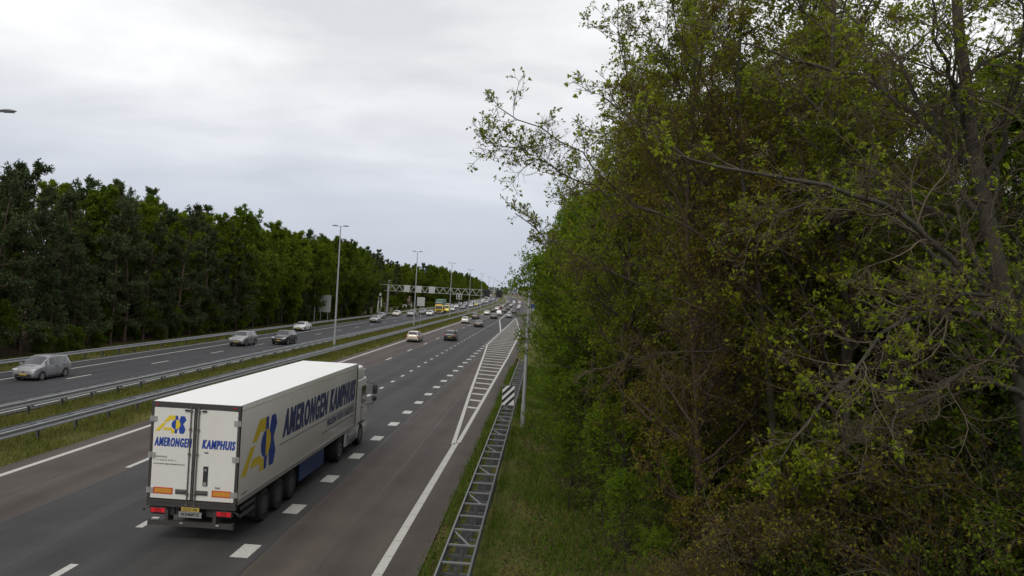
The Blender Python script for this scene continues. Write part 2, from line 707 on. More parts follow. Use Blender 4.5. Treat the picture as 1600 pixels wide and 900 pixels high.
def hatch_right(y):
    pts = [(38.5, -3.9), (91, -3.95), (146, -4.25), (231, -8.0)]
    return float(np.interp(y, [p[0] for p in pts], [p[1] for p in pts]))


strip(lambda y: hatch_left(y) - .1, lambda y: hatch_left(y) + .1, 38.4, 231, MARK, step=4).build('hatch_border', M_LINE, lane_right)
strip(lambda y: hatch_right(y) - .1, lambda y: hatch_right(y) + .1, 38.9, 231, MARK + .003, step=4).build('hatch_border', M_LINE, lane_right)
y = 47.0
while y < 222:
    a, b_ = hatch_left(y) + .12, hatch_right(y) - .12
    if b_ - a > .5:
        sl = .38 * (b_ - a)
        mb = MB()
        w = .62 if y < 150 else .8
        mb.poly([(a + devf(y), y + sl, MARK), (b_ + devf(y), y, MARK), (b_ + devf(y), y + w, MARK), (a + devf(y), y + sl + w, MARK)])
        mb.build('hatch_bar', M_LINE, lane_right)
    y += 3.35 if y < 150 else 4.2


def l1(y):
    return float(np.interp(y, [147, 213, 384, 1200], [-7.95, -11.9, -13, -13]))


strip(lambda y: l1(y) - .13, lambda y: l1(y) + .13, 147, 700, MARK, step=6).build('edge_line', M_LINE, lane_mid)
strip(lambda y: -4.3 - .1, lambda y: -4.3 + .1, 240, 900, MARK, step=10).build('edge_line', M_LINE, lane_right)


# bitumen joints between the paving strips, and a few cross joints
M_SEAM = mat('bitumen_joint', (.016, .015, .015), .6, noise=(3, .5, (.05, .045, .04)))
rs = random.Random(4)
for lx, par in ((-15.62, near_road), (-7.45, lane_right), (-5.6, lane_right), (-13.2, lane_mid), (-17.4, near_road)):
    ph = rs.uniform(0, 6)
    strip(lambda y, a=lx, p=ph: a - .03 + .02 * math.sin(y * .9 + p), lambda y, a=lx, p=ph: a + .03 + .02 * math.sin(y * .7 + p), 5, 240, MARK * .55, step=1.5).build('joint', M_SEAM, par)
for k in range(9):
    yy = 19 + k * 23 + rs.uniform(-6, 6)
    MB().poly([(-20, yy, MARK * .5), (-3, yy + .3, MARK * .5), (-3, yy + .34, MARK * .5), (-20, yy + .04, MARK * .5)]).build('joint', M_SEAM, lane_mid)


# ------------------------------------------------------------------ guard rails
W_PROF = [(0, .02), (.04, 0), (.04, -.05), (0, -.10), (0, -.16), (.04, -.21), (.04, -.26), (0, -.28)]   # outward, down


def w_beam(lat, side, y0, y1, top, zf=lambda x: 0.0, step=6):
    """a steel W-beam: folded sheet with a rolled top edge"""
    n = max(2, int((y1 - y0) / step))
    mb = MB()
    z0 = zf(lat)
    prof = [(o * side, top + d) for o, d in W_PROF]
    back = [(p[0] - .012 * side, p[1]) for p in reversed(prof)]
    loop = prof + back
    k = len(loop)
    for i in range(n + 1):
        y = y0 + (y1 - y0) * i / n
        for ox, z in loop:
            mb.v.append((lat + ox + devf(y), y, z0 + z))
    for i in range(n):
        for j in range(k):
            j2 = (j + 1) % k
            mb.face((i * k + j, i * k + j2, (i + 1) * k + j2, (i + 1) * k + j))
    return mb


def post_mesh(h):
    mb = MB()
    mb.box(-.05, .05, -.06, -.052, -.3, h).box(-.05, .05, .052, .06, -.3, h).box(-.004, .004, -.052, .052, -.3, h)
    return mb.mesh('post', M_GALV_D)


def double_rail(label, lat, half, y0, y1, top, pitch, y_parts, brace_every=0, zf=lambda x: 0.0):
    g = thing('guard_rail', label, 'guard rail', (lat, y0, 0), 0)
    inv = Matrix.Translation((-lat, -y0, 0))
    for s in (-1, 1):
        mb = w_beam(lat + s * half, s, y0, y1, top, zf)
        me = mb.mesh('rail', M_GALV if half > .35 else M_GALV_M)
        me.transform(inv)
        link('rail', me, g)
    pm = post_mesh(top - .12)
    sp = MB().box(-half + .012, half - .012, -.032, .032, top - .055, top - .015).mesh('spacer', M_GALV)
    br = MB().bar((-half + .03, pitch * .92, top - .08), (half * .55, .03, top - .08), .055, .03).mesh('brace', M_GALV)
    lo = MB().box(-half + .02, half - .02, -.03, .03, top - .36, top - .30).mesh('lower_strut', M_GALV_D)
    rest = MB()
    y = y0 + .4
    k = 0
    while y < y1 - .3:
        x = devf(y)
        if y < y_parts:
            for nm, me in (('post', pm), ('spacer', sp), ('lower_strut', lo)):
                o = link(nm, me, g)
                o.location = (x, y - y0, zf(lat))
            if brace_every and k % brace_every == 0:
                o = link('brace', br, g)
                o.location = (x, y - y0 + .05, zf(lat))
        else:
            rest.box(x - .05, x + .05, y - y0 - .05, y - y0 + .05, -.1, top - .1)
            rest.box(x - half + .012, x + half - .012, y - y0 - .04, y - y0 + .04, top - .05, top - .015)
            y += pitch
        y += pitch
        k += 1
    if rest.v:
        tag(rest.build('distant_posts', M_GALV_D, g), kind='stuff')
    return g


double_rail('ladder-like double steel guard rail on the grass verge beside the right-hand lane', -1.86, .38, 8.2, 82, .80, 1.38, 200, 3)
double_rail('double steel guard rail in the median nearest the white truck', -21.85, .30, 8, 900, .80, 2.8, 215)
double_rail('double steel guard rail in the median along the far carriageway', -26.05, .30, 8, 900, .80, 2.8, 215)


def single_rail(label, lat, side, y0, y1, top, pitch, y_parts, zf):
    g = thing('guard_rail', label, 'guard rail', (lat, y0, 0), 0)
    me = w_beam(lat, side, y0, y1, top, zf).mesh('rail', M_GALV_M)
    me.transform(Matrix.Translation((-lat, -y0, 0)))
    link('rail', me, g)
    pm = post_mesh(top - .1)
    rest = MB()
    y = y0 + .5
    while y < y1:
        if y < y_parts:
            o = link('post', pm, g)
            o.location = (devf(y) - side * .09, y - y0, zf(lat))
        else:
            x = devf(y) - side * .09
            rest.box(x - .05, x + .05, y - y0 - .05, y - y0 + .05, zf(lat) - .2, zf(lat) + top - .1)
        y += pitch
    if rest.v:
        tag(rest.build('distant_posts', M_GALV_D, g), kind='stuff')


single_rail('single steel guard rail along the left edge of the far carriageway below the wood', -40.3, 1, 20, 640, .84, 2.8, 240, lambda x: -.40)
single_rail('far steel guard rail on the right verge beyond the hatched area', -1.9, -1, 118, 420, .80, 2.8, 200, lambda x: 0.0)


tag(strip(-2.2, -1.52, 5, 84, .06, step=3).build('dark_strip', mat('dark_strip_grey', (.035, .035, .034), .9, noise=(25, .6, (.015, .015, .014)), bump=.6)), kind='structure')  # dark grey sheet added to darken the space between the ladder rails

# ------------------------------------------------------------------ grass, weeds and litter
def blades(name, lat_rng, y_rng, n, h, w, m, seed, power=1.6, label=None, cat='grass', clump=0.0):
    rng = np.random.default_rng(seed)
    x = rng.uniform(lat_rng[0], lat_rng[1], n)
    t = rng.random(n) ** power
    y = y_rng[0] + (y_rng[1] - y_rng[0]) * t
    # patchy growth
    pat = np.sin(x * 1.9 + 1.3 * np.sin(y * .45)) + np.sin(y * 1.1 + x) + rng.normal(0, .9, n)
    keep = (pat > clump) & ~((x > -2.3) & (x < -1.42) & (rng.random(n) < .93))
    x, y, t = x[keep], y[keep], t[keep]
    n = len(x)
    z = np.interp(x, [a for a, _ in LATS], [b for _, b in LATS]) - .02
    hh = rng.uniform(h * .35, h, n) * (1 + .9 * t)
    ww = w * (1 + 2.5 * t) * rng.uniform(.6, 1.3, n)
    an = rng.uniform(0, 2 * math.pi, n)
    lean = rng.normal(0, .45, (n, 2)) * hh[:, None]
    base = np.stack([x + dev(y), y, z], -1)
    side = np.stack([np.cos(an) * ww, np.sin(an) * ww, 0 * ww], -1)
    tip = base + np.concatenate([lean, hh[:, None]], 1)
    V = np.stack([base - side, base + side, tip], 1).reshape(-1, 3)
    F = np.arange(3 * n).reshape(-1, 3)
    o = link(name, np_mesh(name, V, F, m))
    return tag(o, label, cat, kind='stuff')


M_BLADE = leaf_mat('grass_blades', [(0.045, 0.065, 0.01), (0.09, 0.115, 0.02), (0.15, 0.15, 0.035), (0.2, 0.16, 0.06)], .3)
M_BLADE_R = leaf_mat('verge_blades', [(0.035, 0.075, 0.009), (0.06, 0.115, 0.013), (0.09, 0.145, 0.018), (0.14, 0.125, 0.035)], .3)
blades('grass', (-26.7, -20.1), (16, 240), 150000, .34, .012, M_BLADE, 11, 1.5, 'patchy yellow-green grass on the median between the guard rails', clump=-.9)
blades('grass', (-46, -39.9), (30, 260), 50000, .28, .02, M_BLADE, 12, 1.3, 'dull green grass strip behind the far guard rail', clump=-1)
blades('grass', (-3.05, 2.8), (7.5, 80), 115000, .24, .009, M_BLADE_R, 13, 1.5, 'dark green verge grass on both sides of the ladder-like guard rail', clump=-.7)


def litter(name, lat_rng, y_rng, n, size, m, seed, label, cat):
    rng = np.random.default_rng(seed)
    x = rng.uniform(lat_rng[0], lat_rng[1], n)
    y = y_rng[0] + (y_rng[1] - y_rng[0]) * rng.random(n) ** 1.5
    z = np.interp(x, [a for a, _ in LATS], [b for _, b in LATS]) + rng.uniform(0, .05, n)
    s = rng.uniform(.5, 1.4, n) * size * (1 + y / 60)
    a = rng.normal(size=(n, 3)) * (1, 1, .35)
    a /= np.linalg.norm(a, axis=1)[:, None]
    b = np.cross(a, rng.normal(size=(n, 3)) * (.4, .4, 1))
    b /= np.linalg.norm(b, axis=1)[:, None]
    P = np.stack([x + dev(y), y, z], -1)
    a, b = a * s[:, None], b * (s * .6)[:, None]
    V = np.stack([P - a, P + b, P + a, P - b], 1).reshape(-1, 3)
    o = link(name, np_mesh(name, V, np.arange(4 * n).reshape(-1, 4), m))
    return tag(o, label, cat, kind='stuff')


M_LITTER = leaf_mat('fallen_leaves', [(0.05, 0.03, 0.018), (0.09, 0.058, 0.034), (0.13, 0.09, 0.05), (0.18, 0.14, 0.085)], .1)
litter('leaf_litter', (-.8, 14), (8, 50), 60000, .036, M_LITTER, 21, 'brown fallen leaves on the bank under the right-hand trees', 'leaf litter')
litter('leaf_litter', (-3.35, -2.3), (8, 90), 13000, .03, M_LITTER, 22, 'pale dry leaves along the edge of the right-hand lane', 'leaf litter')

# ================================================================== helpers for vehicles
import bmesh


def rbox(x0, x1, y0, y1, z0, z1, r=.03, seg=2, name='panel', m=None, parent=None, shear=None):
    """a box with rounded edges; shear = function on vertex co"""
    bm = bmesh.new()
    bmesh.ops.create_cube(bm, size=1)
    for v_ in bm.verts:
        v_.co = Vector(((x0 + x1) / 2 + v_.co.x * (x1 - x0), (y0 + y1) / 2 + v_.co.y * (y1 - y0), (z0 + z1) / 2 + v_.co.z * (z1 - z0)))
        if shear:
            v_.co = shear(v_.co)
    bmesh.ops.bevel(bm, geom=bm.edges[:] + bm.verts[:], offset=r, segments=seg, affect='EDGES', profile=.5)
    me = bpy.data.meshes.new(name)
    bm.to_mesh(me)
    bm.free()
    me.polygons.foreach_set('use_smooth', [True] * len(me.polygons))
    me.update()
    me.set_sharp_from_angle(angle=R(40))
    return link(name, me, parent, m)


def text_mesh(body, width, height, m, bold=.03, shear=.18, name='lettering', fat=0.0):
    c = bpy.data.curves.new('lettering', 'FONT')
    c.body = body
    c.offset = bold
    c.shear = shear
    c.space_character = 1.0 + fat * 4.2
    c.resolution_u = 3
    o = bpy.data.objects.new('lettering', c)
    me = bpy.data.meshes.new_from_object(o)
    bpy.data.objects.remove(o)
    bpy.data.curves.remove(c)
    co = np.zeros(len(me.vertices) * 3, np.float32)
    me.vertices.foreach_get('co', co)
    co = co.reshape(-1, 3)
    if fat:
        # a heavier cut: the same letters set again a little to either side
        polys = [list(p.vertices) for p in me.polygons]
        n0 = len(co)
        co = np.concatenate([co + np.array([dx, 0, dz], np.float32) for dx, dz in ((0, 0), (-fat, .0), (fat, .0))])
        faces = [[i_ + k_ * n0 for i_ in p_] for k_ in range(3) for p_ in polys]
        lay_ = np.repeat(np.arange(3), n0)
        me = bpy.data.meshes.new('lettering')
        me.from_pydata([tuple(c_) for c_ in co], [], faces)
    else:
        lay_ = np.zeros(len(co))
    lo, hi = co.min(0), co.max(0)
    co[:, 0] = (co[:, 0] - lo[0]) / (hi[0] - lo[0]) * width
    co[:, 1] = (co[:, 1] - lo[1]) / (hi[1] - lo[1]) * height
    co[:, 2] = lay_ * .0015
    me.vertices.foreach_set('co', co.ravel())
    me.materials.clear()
    me.materials.append(m)
    me.update()
    return me


REAR = Matrix(((1, 0, 0, 0), (0, 0, -1, 0), (0, 1, 0, 0), (0, 0, 0, 1)))            # text on a face looking -Y
SIDE = Matrix(((0, 0, 1, 0), (1, 0, 0, 0), (0, 1, 0, 0), (0, 0, 0, 1)))             # text on a face looking +X
SIDE_L = Matrix(((0, 0, -1, 0), (-1, 0, 0, 0), (0, 1, 0, 0), (0, 0, 0, 1)))         # text on a face looking -X


def put(me, frame, loc, parent, name='lettering'):
    me.transform(Matrix.Translation(loc) @ frame)
    return link(name, me, parent)


def wheel(parent, x, y, r, w, side, m_rim=None, hub=.58, spokes=5, twin=False, name='wheel'):
    """tyre as the wheel mesh with its rim as a sub-part"""
    mb = MB()
    s = 1
    hw = w / 2
    mb.lathe_x([(-hw * .9, r * hub), (-hw, r * .86), (-hw * .8, r * .97), (-hw * .4, r), (hw * .4, r), (hw * .8, r * .97), (hw, r * .86), (hw * .9, r * hub)], 22)
    t = mb.build(name, M_TYRE, parent, True, 30)
    t.location = (x, y, r)
    rb = MB()
    rr = r * hub
    o = hw * side
    rb.lathe_x([(o * .3, rr * 1.0), (o * .95, rr * 1.02), (o * .9, rr * .9), (o * .62, rr * .84)] if side > 0 else [(o * .62, rr * .84), (o * .9, rr * .9), (o * .95, rr * 1.02), (o * .3, rr)], 22)
    for k in range(spokes):
        an = 2 * math.pi * k / spokes
        rb.bar((o * .8, 0, 0), (o * .86, rr * .88 * math.cos(an), rr * .88 * math.sin(an)), rr * .3, .03, up=(1, 0, 0))
    rb.lathe_x([(o * .6, rr * .28), (o * .98, rr * .22)] if side > 0 else [(o * .98, rr * .22), (o * .6, rr * .28)], 12)
    rb.build('rim', m_rim or M_RIM, t, True, 30)
    return t


# ================================================================== THE WHITE TRUCK
M_WHITE = mat('trailer_white', (0.62, 0.605, 0.56), 0.35, 0, .25, noise=(1.3, 0.22, (0.5, 0.46, 0.38)))
M_ROOF = mat('trailer_roof', (0.74, 0.74, 0.73), 0.5, noise=(1.2, 0.1, (0.6, 0.59, 0.55)))
M_FRAME = mat('dark_rear_frame', (0.06, 0.055, 0.05), 0.5, 0.3, noise=(6, .4, None))
M_CHASSIS = mat('chassis_black', (0.018, 0.018, 0.018), 0.7, noise=(5, .4, (0.05, 0.045, 0.04)))
M_STEEL = mat('brushed_hinge', (0.45, 0.44, 0.42), 0.4, 0.6, noise=(12, .4, None))
M_ROD = mat('lock_rod', (0.14, 0.13, 0.12), 0.45, 0.6)
M_BLUE = mat('logo_blue', (0.012, 0.045, 0.25), 0.45)
M_NAVY = mat('lettering_navy', (0.028, 0.048, 0.14), 0.45)
M_YEL = mat('logo_yellow', (0.62, 0.46, 0.025), 0.45)
M_ORANGE = mat('reflector_orange', (0.5, 0.22, 0.03), 0.35)
M_REFRED = mat('reflector_red', (0.45, 0.05, 0.02), 0.35)
M_GREY = mat('grey_plate', (0.22, 0.22, 0.21), 0.5)
M_INK = mat('black_ink', (0.02, 0.02, 0.02), 0.6)
M_SKIRT = mat('blue_pallet_box', (0.008, 0.03, 0.12), 0.45, noise=(2.5, .3, None))
M_CAB = mat('cab_white', (0.6, 0.6, 0.58), 0.3, 0, .5)

truck = thing('articulated_truck', 'white refrigerated articulated truck with blue and yellow AK logo in the near lanes', 'truck', (-9.72, 22.05, 0), R(-.45))
TW = 1.28
LEN = 13.5


def logo(parent, frame, ox, oy, oz, w, h, along):
    """the slanted yellow A and blue K with a disc between them; along = 'rear' or 'side'"""
    def nrm(pts):
        out = []
        for x, y in pts:
            yc = y - .055 * (x - 320)
            out.append(((x - 98) / 442 * w, (368 - yc) / 240 * h))
        return out
    yellow = [[(215, 215), (300, 127), (382, 132), (382, 186), (350, 192), (322, 184), (270, 221)],
              [(98, 337), (202, 230), (258, 234), (158, 342)],
              [(205, 326), (230, 290), (328, 296), (346, 318), (378, 325), (378, 374), (325, 370), (325, 333)]]
    blue = [[(384, 132), (418, 134), (426, 205), (426, 305), (410, 376), (380, 374)],
            [(436, 205), (458, 138), (515, 142), (540, 192), (497, 250), (535, 322), (510, 380), (450, 377), (436, 305)]]
    def lay(polys, m, lift, name):
        mb = MB()
        for p in polys:
            q = nrm(p)
            mb.poly([(a, b, lift) for a, b in q][::-1])
        me = mb.mesh(name, m)
        put(me, frame, (ox, oy, oz), parent, name)
    lay(yellow, M_YEL, .003, 'logo_letter')
    lay(blue, M_BLUE, .003, 'logo_letter')
    disc = [(394 + 64 * math.cos(a), 254 + 64 * math.sin(a)) for a in np.linspace(-math.pi / 2, math.pi / 2, 14)]
    half = [(394 + 64 * math.cos(a), 254 + 64 * math.sin(a)) for a in np.linspace(math.pi / 2, 3 * math.pi / 2, 14)]
    lay([disc], M_YEL, .006, 'logo_disc')
    lay([half], M_BLUE, .006, 'logo_disc')


# box body: side walls, roof, bulkhead (front) with thin rails
rbox(-TW, TW, .06, LEN, 1.16, 3.93, .035, 2, 'box_body', M_WHITE, truck)
rbox(-TW + .01, TW - .01, .02, LEN + .005, 3.925, 3.955, .01, 1, 'roof', M_ROOF, truck)
for s in (-1, 1):
    MB().box(s * TW - .012 if s > 0 else s * TW - .014, s * TW + .014 if s > 0 else s * TW + .012, .08, LEN - .02, 1.10, 1.24).build('bottom_rail', M_STEEL, truck)
    MB().box(s * TW - .01, s * TW + .01, .08, LEN - .02, 3.80, 3.815).build('top_rail', M_WHITE, truck)
    MB().bar((s * (TW + .003), LEN - .01, 1.2), (s * (TW + .003), LEN - .01, 3.9), .05, .05).build('front_post', M_FRAME, truck)
# rear frame
MB().box(-TW - .015, TW + .015, -.05, .055, 3.80, 3.945).build('rear_header', M_FRAME, truck)
for s in (-1, 1):
    MB().box(s * TW - .055 if s > 0 else -TW - .015, TW + .015 if s > 0 else -TW + .055, -.04, .055, 1.10, 3.80).build('rear_post', M_FRAME, truck)
MB().box(-TW - .015, TW + .015, -.06, .07, .98, 1.17).box(-TW, TW, -.07, .0, 1.10, 1.15).build('rear_sill', M_FRAME, truck)
MB().cbox(1.13, -.055, 3.87, .09, .012, .03).build('marker_lamp', M_LAMP_RED, truck)
MB().cbox(-1.13, -.055, 3.87, .09, .012, .03).build('marker_lamp', M_LAMP_RED, truck)
# doors
for s in (-1, 1):
    x0, x1 = (-TW + .06, -.028) if s < 0 else (.028, TW - .06)
    d = rbox(x0, x1, -.035, .02, 1.19, 3.785, .012, 1, 'door', M_WHITE, truck)
    yb = -.036
    for z in (3.45, 2.42, 1.42):
        hb = MB()
        xx = x0 if s < 0 else x1
        hb.box(xx - .10, xx + .10, yb - .02, yb + .001, z - .075, z + .075).tube([(xx + .085 * -s * -1 * .0 + s * .03, yb - .022, z - .085), (xx + s * .03, yb - .022, z + .085)], .02, 8)
        hb.box(xx - .015, xx + .015, yb - .026, yb - .018, z - .05, z + .05)
        hb.build('hinge', M_STEEL, d)
    rx = -.125 if s < 0 else .10
    rod = MB().tube([(rx, yb - .035, 1.02), (rx, yb - .035, 3.86)], .019, 8)
    for z in (1.06, 1.36, 2.5, 3.2, 3.72):
        rod.cbox(rx, yb - .03, z, .07, .055, .06)
    rod.build('lock_rod', M_ROD, d)
    hx = -.31 if s < 0 else .29
    hd = MB().cbox(hx, yb - .01, 1.42, .34, .02, .13)
    hd.bar((hx - .15 * s * -1 if False else hx - .14, yb - .04, 1.43), (hx + .14, yb - .04, 1.43), .035, .03)
    hd.build('latch_handle', M_ROD, d)
    # reflector plate: red border, orange field
    cx = -.84 if s < 0 else .86
    rf = MB().cbox(cx, yb - .004, 1.42, .56, .008, .185).build('reflector', M_REFRED, d)
    MB().cbox(cx, yb - .008, 1.42, .49, .010, .125).build('reflector_field', M_ORANGE, d)
    MB().cbox(-.25 if s < 0 else .25, yb - .02, 3.74, .13, .04, .045).build('door_stop', M_PLASTIC, d)
    for k in range(2):
        MB().box(-.052 if s < 0 else .018, -.018 if s < 0 else .052, yb - .004, yb + .002, 1.2 + k * 1.3, 2.49 + k * 1.29).build('door_seal', M_PLASTIC, d)
    if s < 0:
        logo(d, REAR, -1.17, yb - .002, 3.07, .90, .50, 'rear')
        put(text_mesh('AMERONGEN', 1.10, .26, M_BLUE, .03, .2, fat=.05), REAR, (-1.17, yb - .004, 2.68), d)
        put(text_mesh('BARNEVELD', .40, .045, M_INK, .01, 0), REAR, (-1.17, yb - .004, 2.36), d)
        put(text_mesh('T +31 (0)342 49 00 11', .66, .05, M_INK, .01, 0), REAR, (-1.17, yb - .004, 2.26), d)
        put(text_mesh('www.amerongen-kamphuis.com', .92, .06, M_INK, .012, 0), REAR, (-1.17, yb - .004, 2.15), d)
    else:
        put(text_mesh('KAMPHUIS', .97, .26, M_BLUE, .03, .2, fat=.05), REAR, (.22, yb - .004, 2.68), d)
        put(text_mesh('SI45', .15, .07, M_INK, .01, 0), REAR, (.66, yb - .004, 1.55), d)
        sl = MB().cbox(.37, yb - .004, 1.9, .14, .012, .56).build('recessed_grip', M_PLASTIC, d)
        MB().cbox(.37, yb - .014, 2.08, .06, .02, .06).cbox(.37, yb - .014, 1.68, .08, .02, .10).build('grip_lock', M_STEEL, d)
        MB().cbox(.36, yb - .006, 2.57, .11, .012, .03).build('keyhole_cover', M_PLASTIC, d)

# right and left side lettering
for s, fr in ((1, SIDE), (-1, SIDE_L)):
    x = s * (TW + .004)
    if s > 0:
        logo(truck, fr, x, .22, 1.72, 2.85, 1.60, 'side')
        put(text_mesh('AMERONGEN KAMPHUIS', 9.6, .94, M_NAVY, .035, .22, fat=.055), fr, (x, 3.65, 2.36), truck)
        put(text_mesh('FROZEN FOOD LOGISTICS', 4.2, .27, M_NAVY, .02, .18, fat=.03), fr, (x, 8.9, 1.86), truck)
        MB().box(x - .003, x + .002, 3.4, 13.2, 2.175, 2.20).build('lettering_rule', M_NAVY, truck)
        MB().box(x - .003, x + .002, 8.3, 13.1, 1.685, 1.71).build('lettering_rule', M_NAVY, truck)
        put(text_mesh('SCHMITZ', .42, .05, M_INK, .02, 0), fr, (x + .012, .35, 1.32), truck)
    else:
        logo(truck, fr, x, LEN - .4, 1.72, 2.85, 1.60, 'side')
        put(text_mesh('AMERONGEN KAMPHUIS', 9.6, .94, M_NAVY, .035, .22, fat=.055), fr, (x, LEN - 3.6, 2.36), truck)
        MB().box(x - .002, x + .003, .3, 10.1, 2.175, 2.20).build('lettering_rule', M_NAVY, truck)

# chassis, underrun bar, lamps, plates
ch = MB()
for s in (-1, 1):
    ch.box(s * .45 - .05, s * .45 + .05, .1, LEN - .5, .72, 1.11)
for yy in (.3, 1.7, 3.1, 4.4, 6.0, 9.0, 11.5):
    ch.box(-.40, .40, yy - .04, yy + .04, .78, 1.05)
ch.box(-1.15, -.51, .05, .12, .72, 1.10).box(.51, 1.15, .05, .12, .72, 1.10)
ch.build('chassis', M_CHASSIS, truck)
ub = MB().box(-1.2, 1.2, -.06, .06, .44, .58).box(-.75, -.65, -.05, .3, .5, .9).box(.65, .75, -.05, .3, .5, .9)
ub.box(-1.24, -1.2, -.05, .07, .42, .6).box(1.2, 1.24, -.05, .07, .42, .6)
ub.build('underrun_bar', M_FRAME, truck)
MB().cbox(-.25, -.064, .535, .09, .008, .025).cbox(.8, -.064, .535, .09, .008, .03).build('sticker', M_LINE, truck)
for s in (-1, 1):
    lb = rbox(s * .95 - .25, s * .95 + .25, -.03, .1, .76, .95, .02, 1, 'lamp_box', M_PLASTIC, truck)
    for k in range(3):
        MB().cbox(s * .95 + (k - 1) * .145, -.034, .855, .135, .012, .125).build('brake_lamp', M_LAMP_LIT if k != 1 else M_LAMP_RED, lb)
    MB().tube([(s * 1.2, .02, .93), (s * 1.36, -.02, .88)], .016, 6).cbox(s * 1.37, -.03, .86, .05, .04, .07).build('marker_stalk', M_PLASTIC, truck)
pl = MB().cbox(0, -.075, .94, .52, .01, .115).build('number_plate', M_PLATE_Y, truck)
put(text_mesh('OS-57-NK', .44, .08, M_INK, .02, 0), REAR, (-.22, -.082, .90), pl)
sp_ = MB().cbox(0, -.066, .79, .66, .01, .16).build('maker_plate', M_GREY, truck)
put(text_mesh('SCHMITZ', .54, .085, M_INK, .05, 0), REAR, (-.27, -.073, .755), sp_)

# trailer bogie, mudguards, landing legs, pallet box
for yy in (2.4, 3.71, 5.02):
    for s in (-1, 1):
        wheel(truck, s * 1.06, yy, .52, .385, s, M_GALV_D, .52, 10)
    MB().tube([(-.9, yy, .52), (.9, yy, .52)], .07, 8).build('axle', M_CHASSIS, truck)
for s in (-1, 1):
    MB().box(s * 1.25 - .02, s * 1.25 + .02, 5.75, 8.75, .44, 1.08).build('pallet_box', M_SKIRT, truck)
    MB().box(s * 1.03 - .2, s * 1.03 + .2, 1.65, 1.69, .35, 1.0).build('mud_flap', M_PLASTIC, truck)
    MB().box(s * .82 - .06, s * .82 + .06, 9.55, 9.67, .3, 1.1).cbox(s * .82, 9.61, .3, .24, .24, .03).build('landing_leg', M_CHASSIS, truck)
    MB().box(s * 1.22 - .015, s * 1.22 + .015, .5, 1.6, .62, .72).box(s * 1.22 - .015, s * 1.22 + .015, .5, 1.6, .85, .95).build('side_guard', M_GALV_D, truck)
rbox(-1.15, 1.15, 6.0, 8.5, .5, 1.05, .03, 1, 'pallet_rack', M_CHASSIS, truck)

# refrigeration unit on the bulkhead
rbox(-.95, .95, LEN + .01, LEN + .38, 1.9, 3.75, .06, 2, 'fridge_unit', M_CAB, truck)

# tractor unit
for s in (-1, 1):
    MB().box(s * .42 - .05, s * .42 + .05, 9.9, 15.9, .72, .98).build('tractor_frame', M_CHASSIS, truck)
    wheel(truck, s * 1.03, 11.15, .51, .5, s, M_GALV, .54, 8)
    wheel(truck, s * 1.05, 14.95, .51, .34, s, M_GALV, .54, 8)
    MB().tube([(s * 1.03, 12.4, .72), (s * 1.03, 13.7, .72)], .33, 14).build('fuel_tank', M_GALV, truck)
    MB().box(s * 1.03 - .24, s * 1.03 + .24, 10.5, 11.8, 1.06, 1.10).build('mudguard', M_PLASTIC, truck)
    rbox(s * 1.2 - .03, s * 1.2 + .03, 12.1, 13.85, .42, 1.05, .015, 1, 'side_skirt', M_CAB, truck)
MB().tube([(-.9, 11.15, .51), (.9, 11.15, .51)], .08, 8).tube([(-.9, 14.95, .51), (.9, 14.95, .51)], .06, 8).build('axle', M_CHASSIS, truck)


def cab_shape(c):
    # windscreen rakes back, roof narrows
    z = c.z
    if c.y > 15.2:
        c.y -= .22 * max(0, (z - 1.6)) / 1.4
    c.x *= 1 - .05 * max(0, z - 1.7) / 1.4
    return c


cab = rbox(-1.22, 1.22, 14.02, 16.25, .95, 3.12, .11, 3, 'cab', M_CAB, truck, cab_shape)
rbox(-1.2, 1.2, 14.2, 16.3, .38, 1.0, .08, 2, 'bumper', M_CAB, truck)
rbox(-1.16, 1.16, 14.1, 15.75, 3.08, 3.72, .14, 3, 'roof_deflector', M_CAB, truck,
     lambda c: Vector((c.x * (1 - .1 * max(0, c.z - 3.1)), c.y - (.55 * max(0, c.z - 3.2) if c.y > 15 else 0), c.z)))
for s in (-1, 1):
    # side fairing, door glass, mirrors
    MB().poly([(s * 1.225, 13.72, 1.1), (s * 1.225, 14.1, 1.1), (s * 1.19, 14.1, 3.55), (s * 1.17, 13.78, 3.5)][::s]).poly(
        [(s * 1.205, 13.72, 1.1), (s * 1.205, 14.1, 1.1), (s * 1.17, 14.1, 3.55), (s * 1.15, 13.78, 3.5)][::-s]).build('side_fairing', M_CAB, truck)
    zz = [1.95, 2.75]
    MB().poly([(s * 1.224, 14.95, 1.95), (s * 1.224, 15.85, 1.95), (s * 1.192, 15.72, 2.75), (s * 1.192, 14.95, 2.75)][::s]).build('door_window', M_GLASS, cab)
    dl = MB().box(s * 1.222 - .006, s * 1.222 + .006, 14.85, 14.87, 1.0, 1.9).box(s * 1.222 - .006, s * 1.222 + .006, 14.9, 15.1, 1.72, 1.76)
    dl.build('door_seam', M_PLASTIC, cab)
    mr = MB()
    mr.tube([(s * 1.15, 15.95, 2.85), (s * 1.5, 16.0, 2.8), (s * 1.58, 15.98, 2.7)], .022, 6)
    mr.tube([(s * 1.2, 16.0, 1.75), (s * 1.5, 16.02, 1.82), (s * 1.58, 15.98, 2.0)], .022, 6)
    mr.build('mirror_arm', M_PLASTIC, truck)
    rbox(s * 1.58 - .11, s * 1.58 + .11, 15.9, 16.04, 2.3, 2.74, .03, 2, 'mirror', M_PLASTIC, truck)
    rbox(s * 1.57 - .1, s * 1.57 + .1, 15.9, 16.04, 1.97, 2.2, .03, 2, 'mirror', M_PLASTIC, truck)
    MB().box(s * 1.05 - .2, s * 1.05 + .2, 14.35, 15.5, 1.05, 1.12).build('wheel_arch', M_PLASTIC, truck)
    MB().cbox(s * .9, 16.3, .72, .4, .02, .16).build('headlight', M_LAMP_CLEAR, truck)
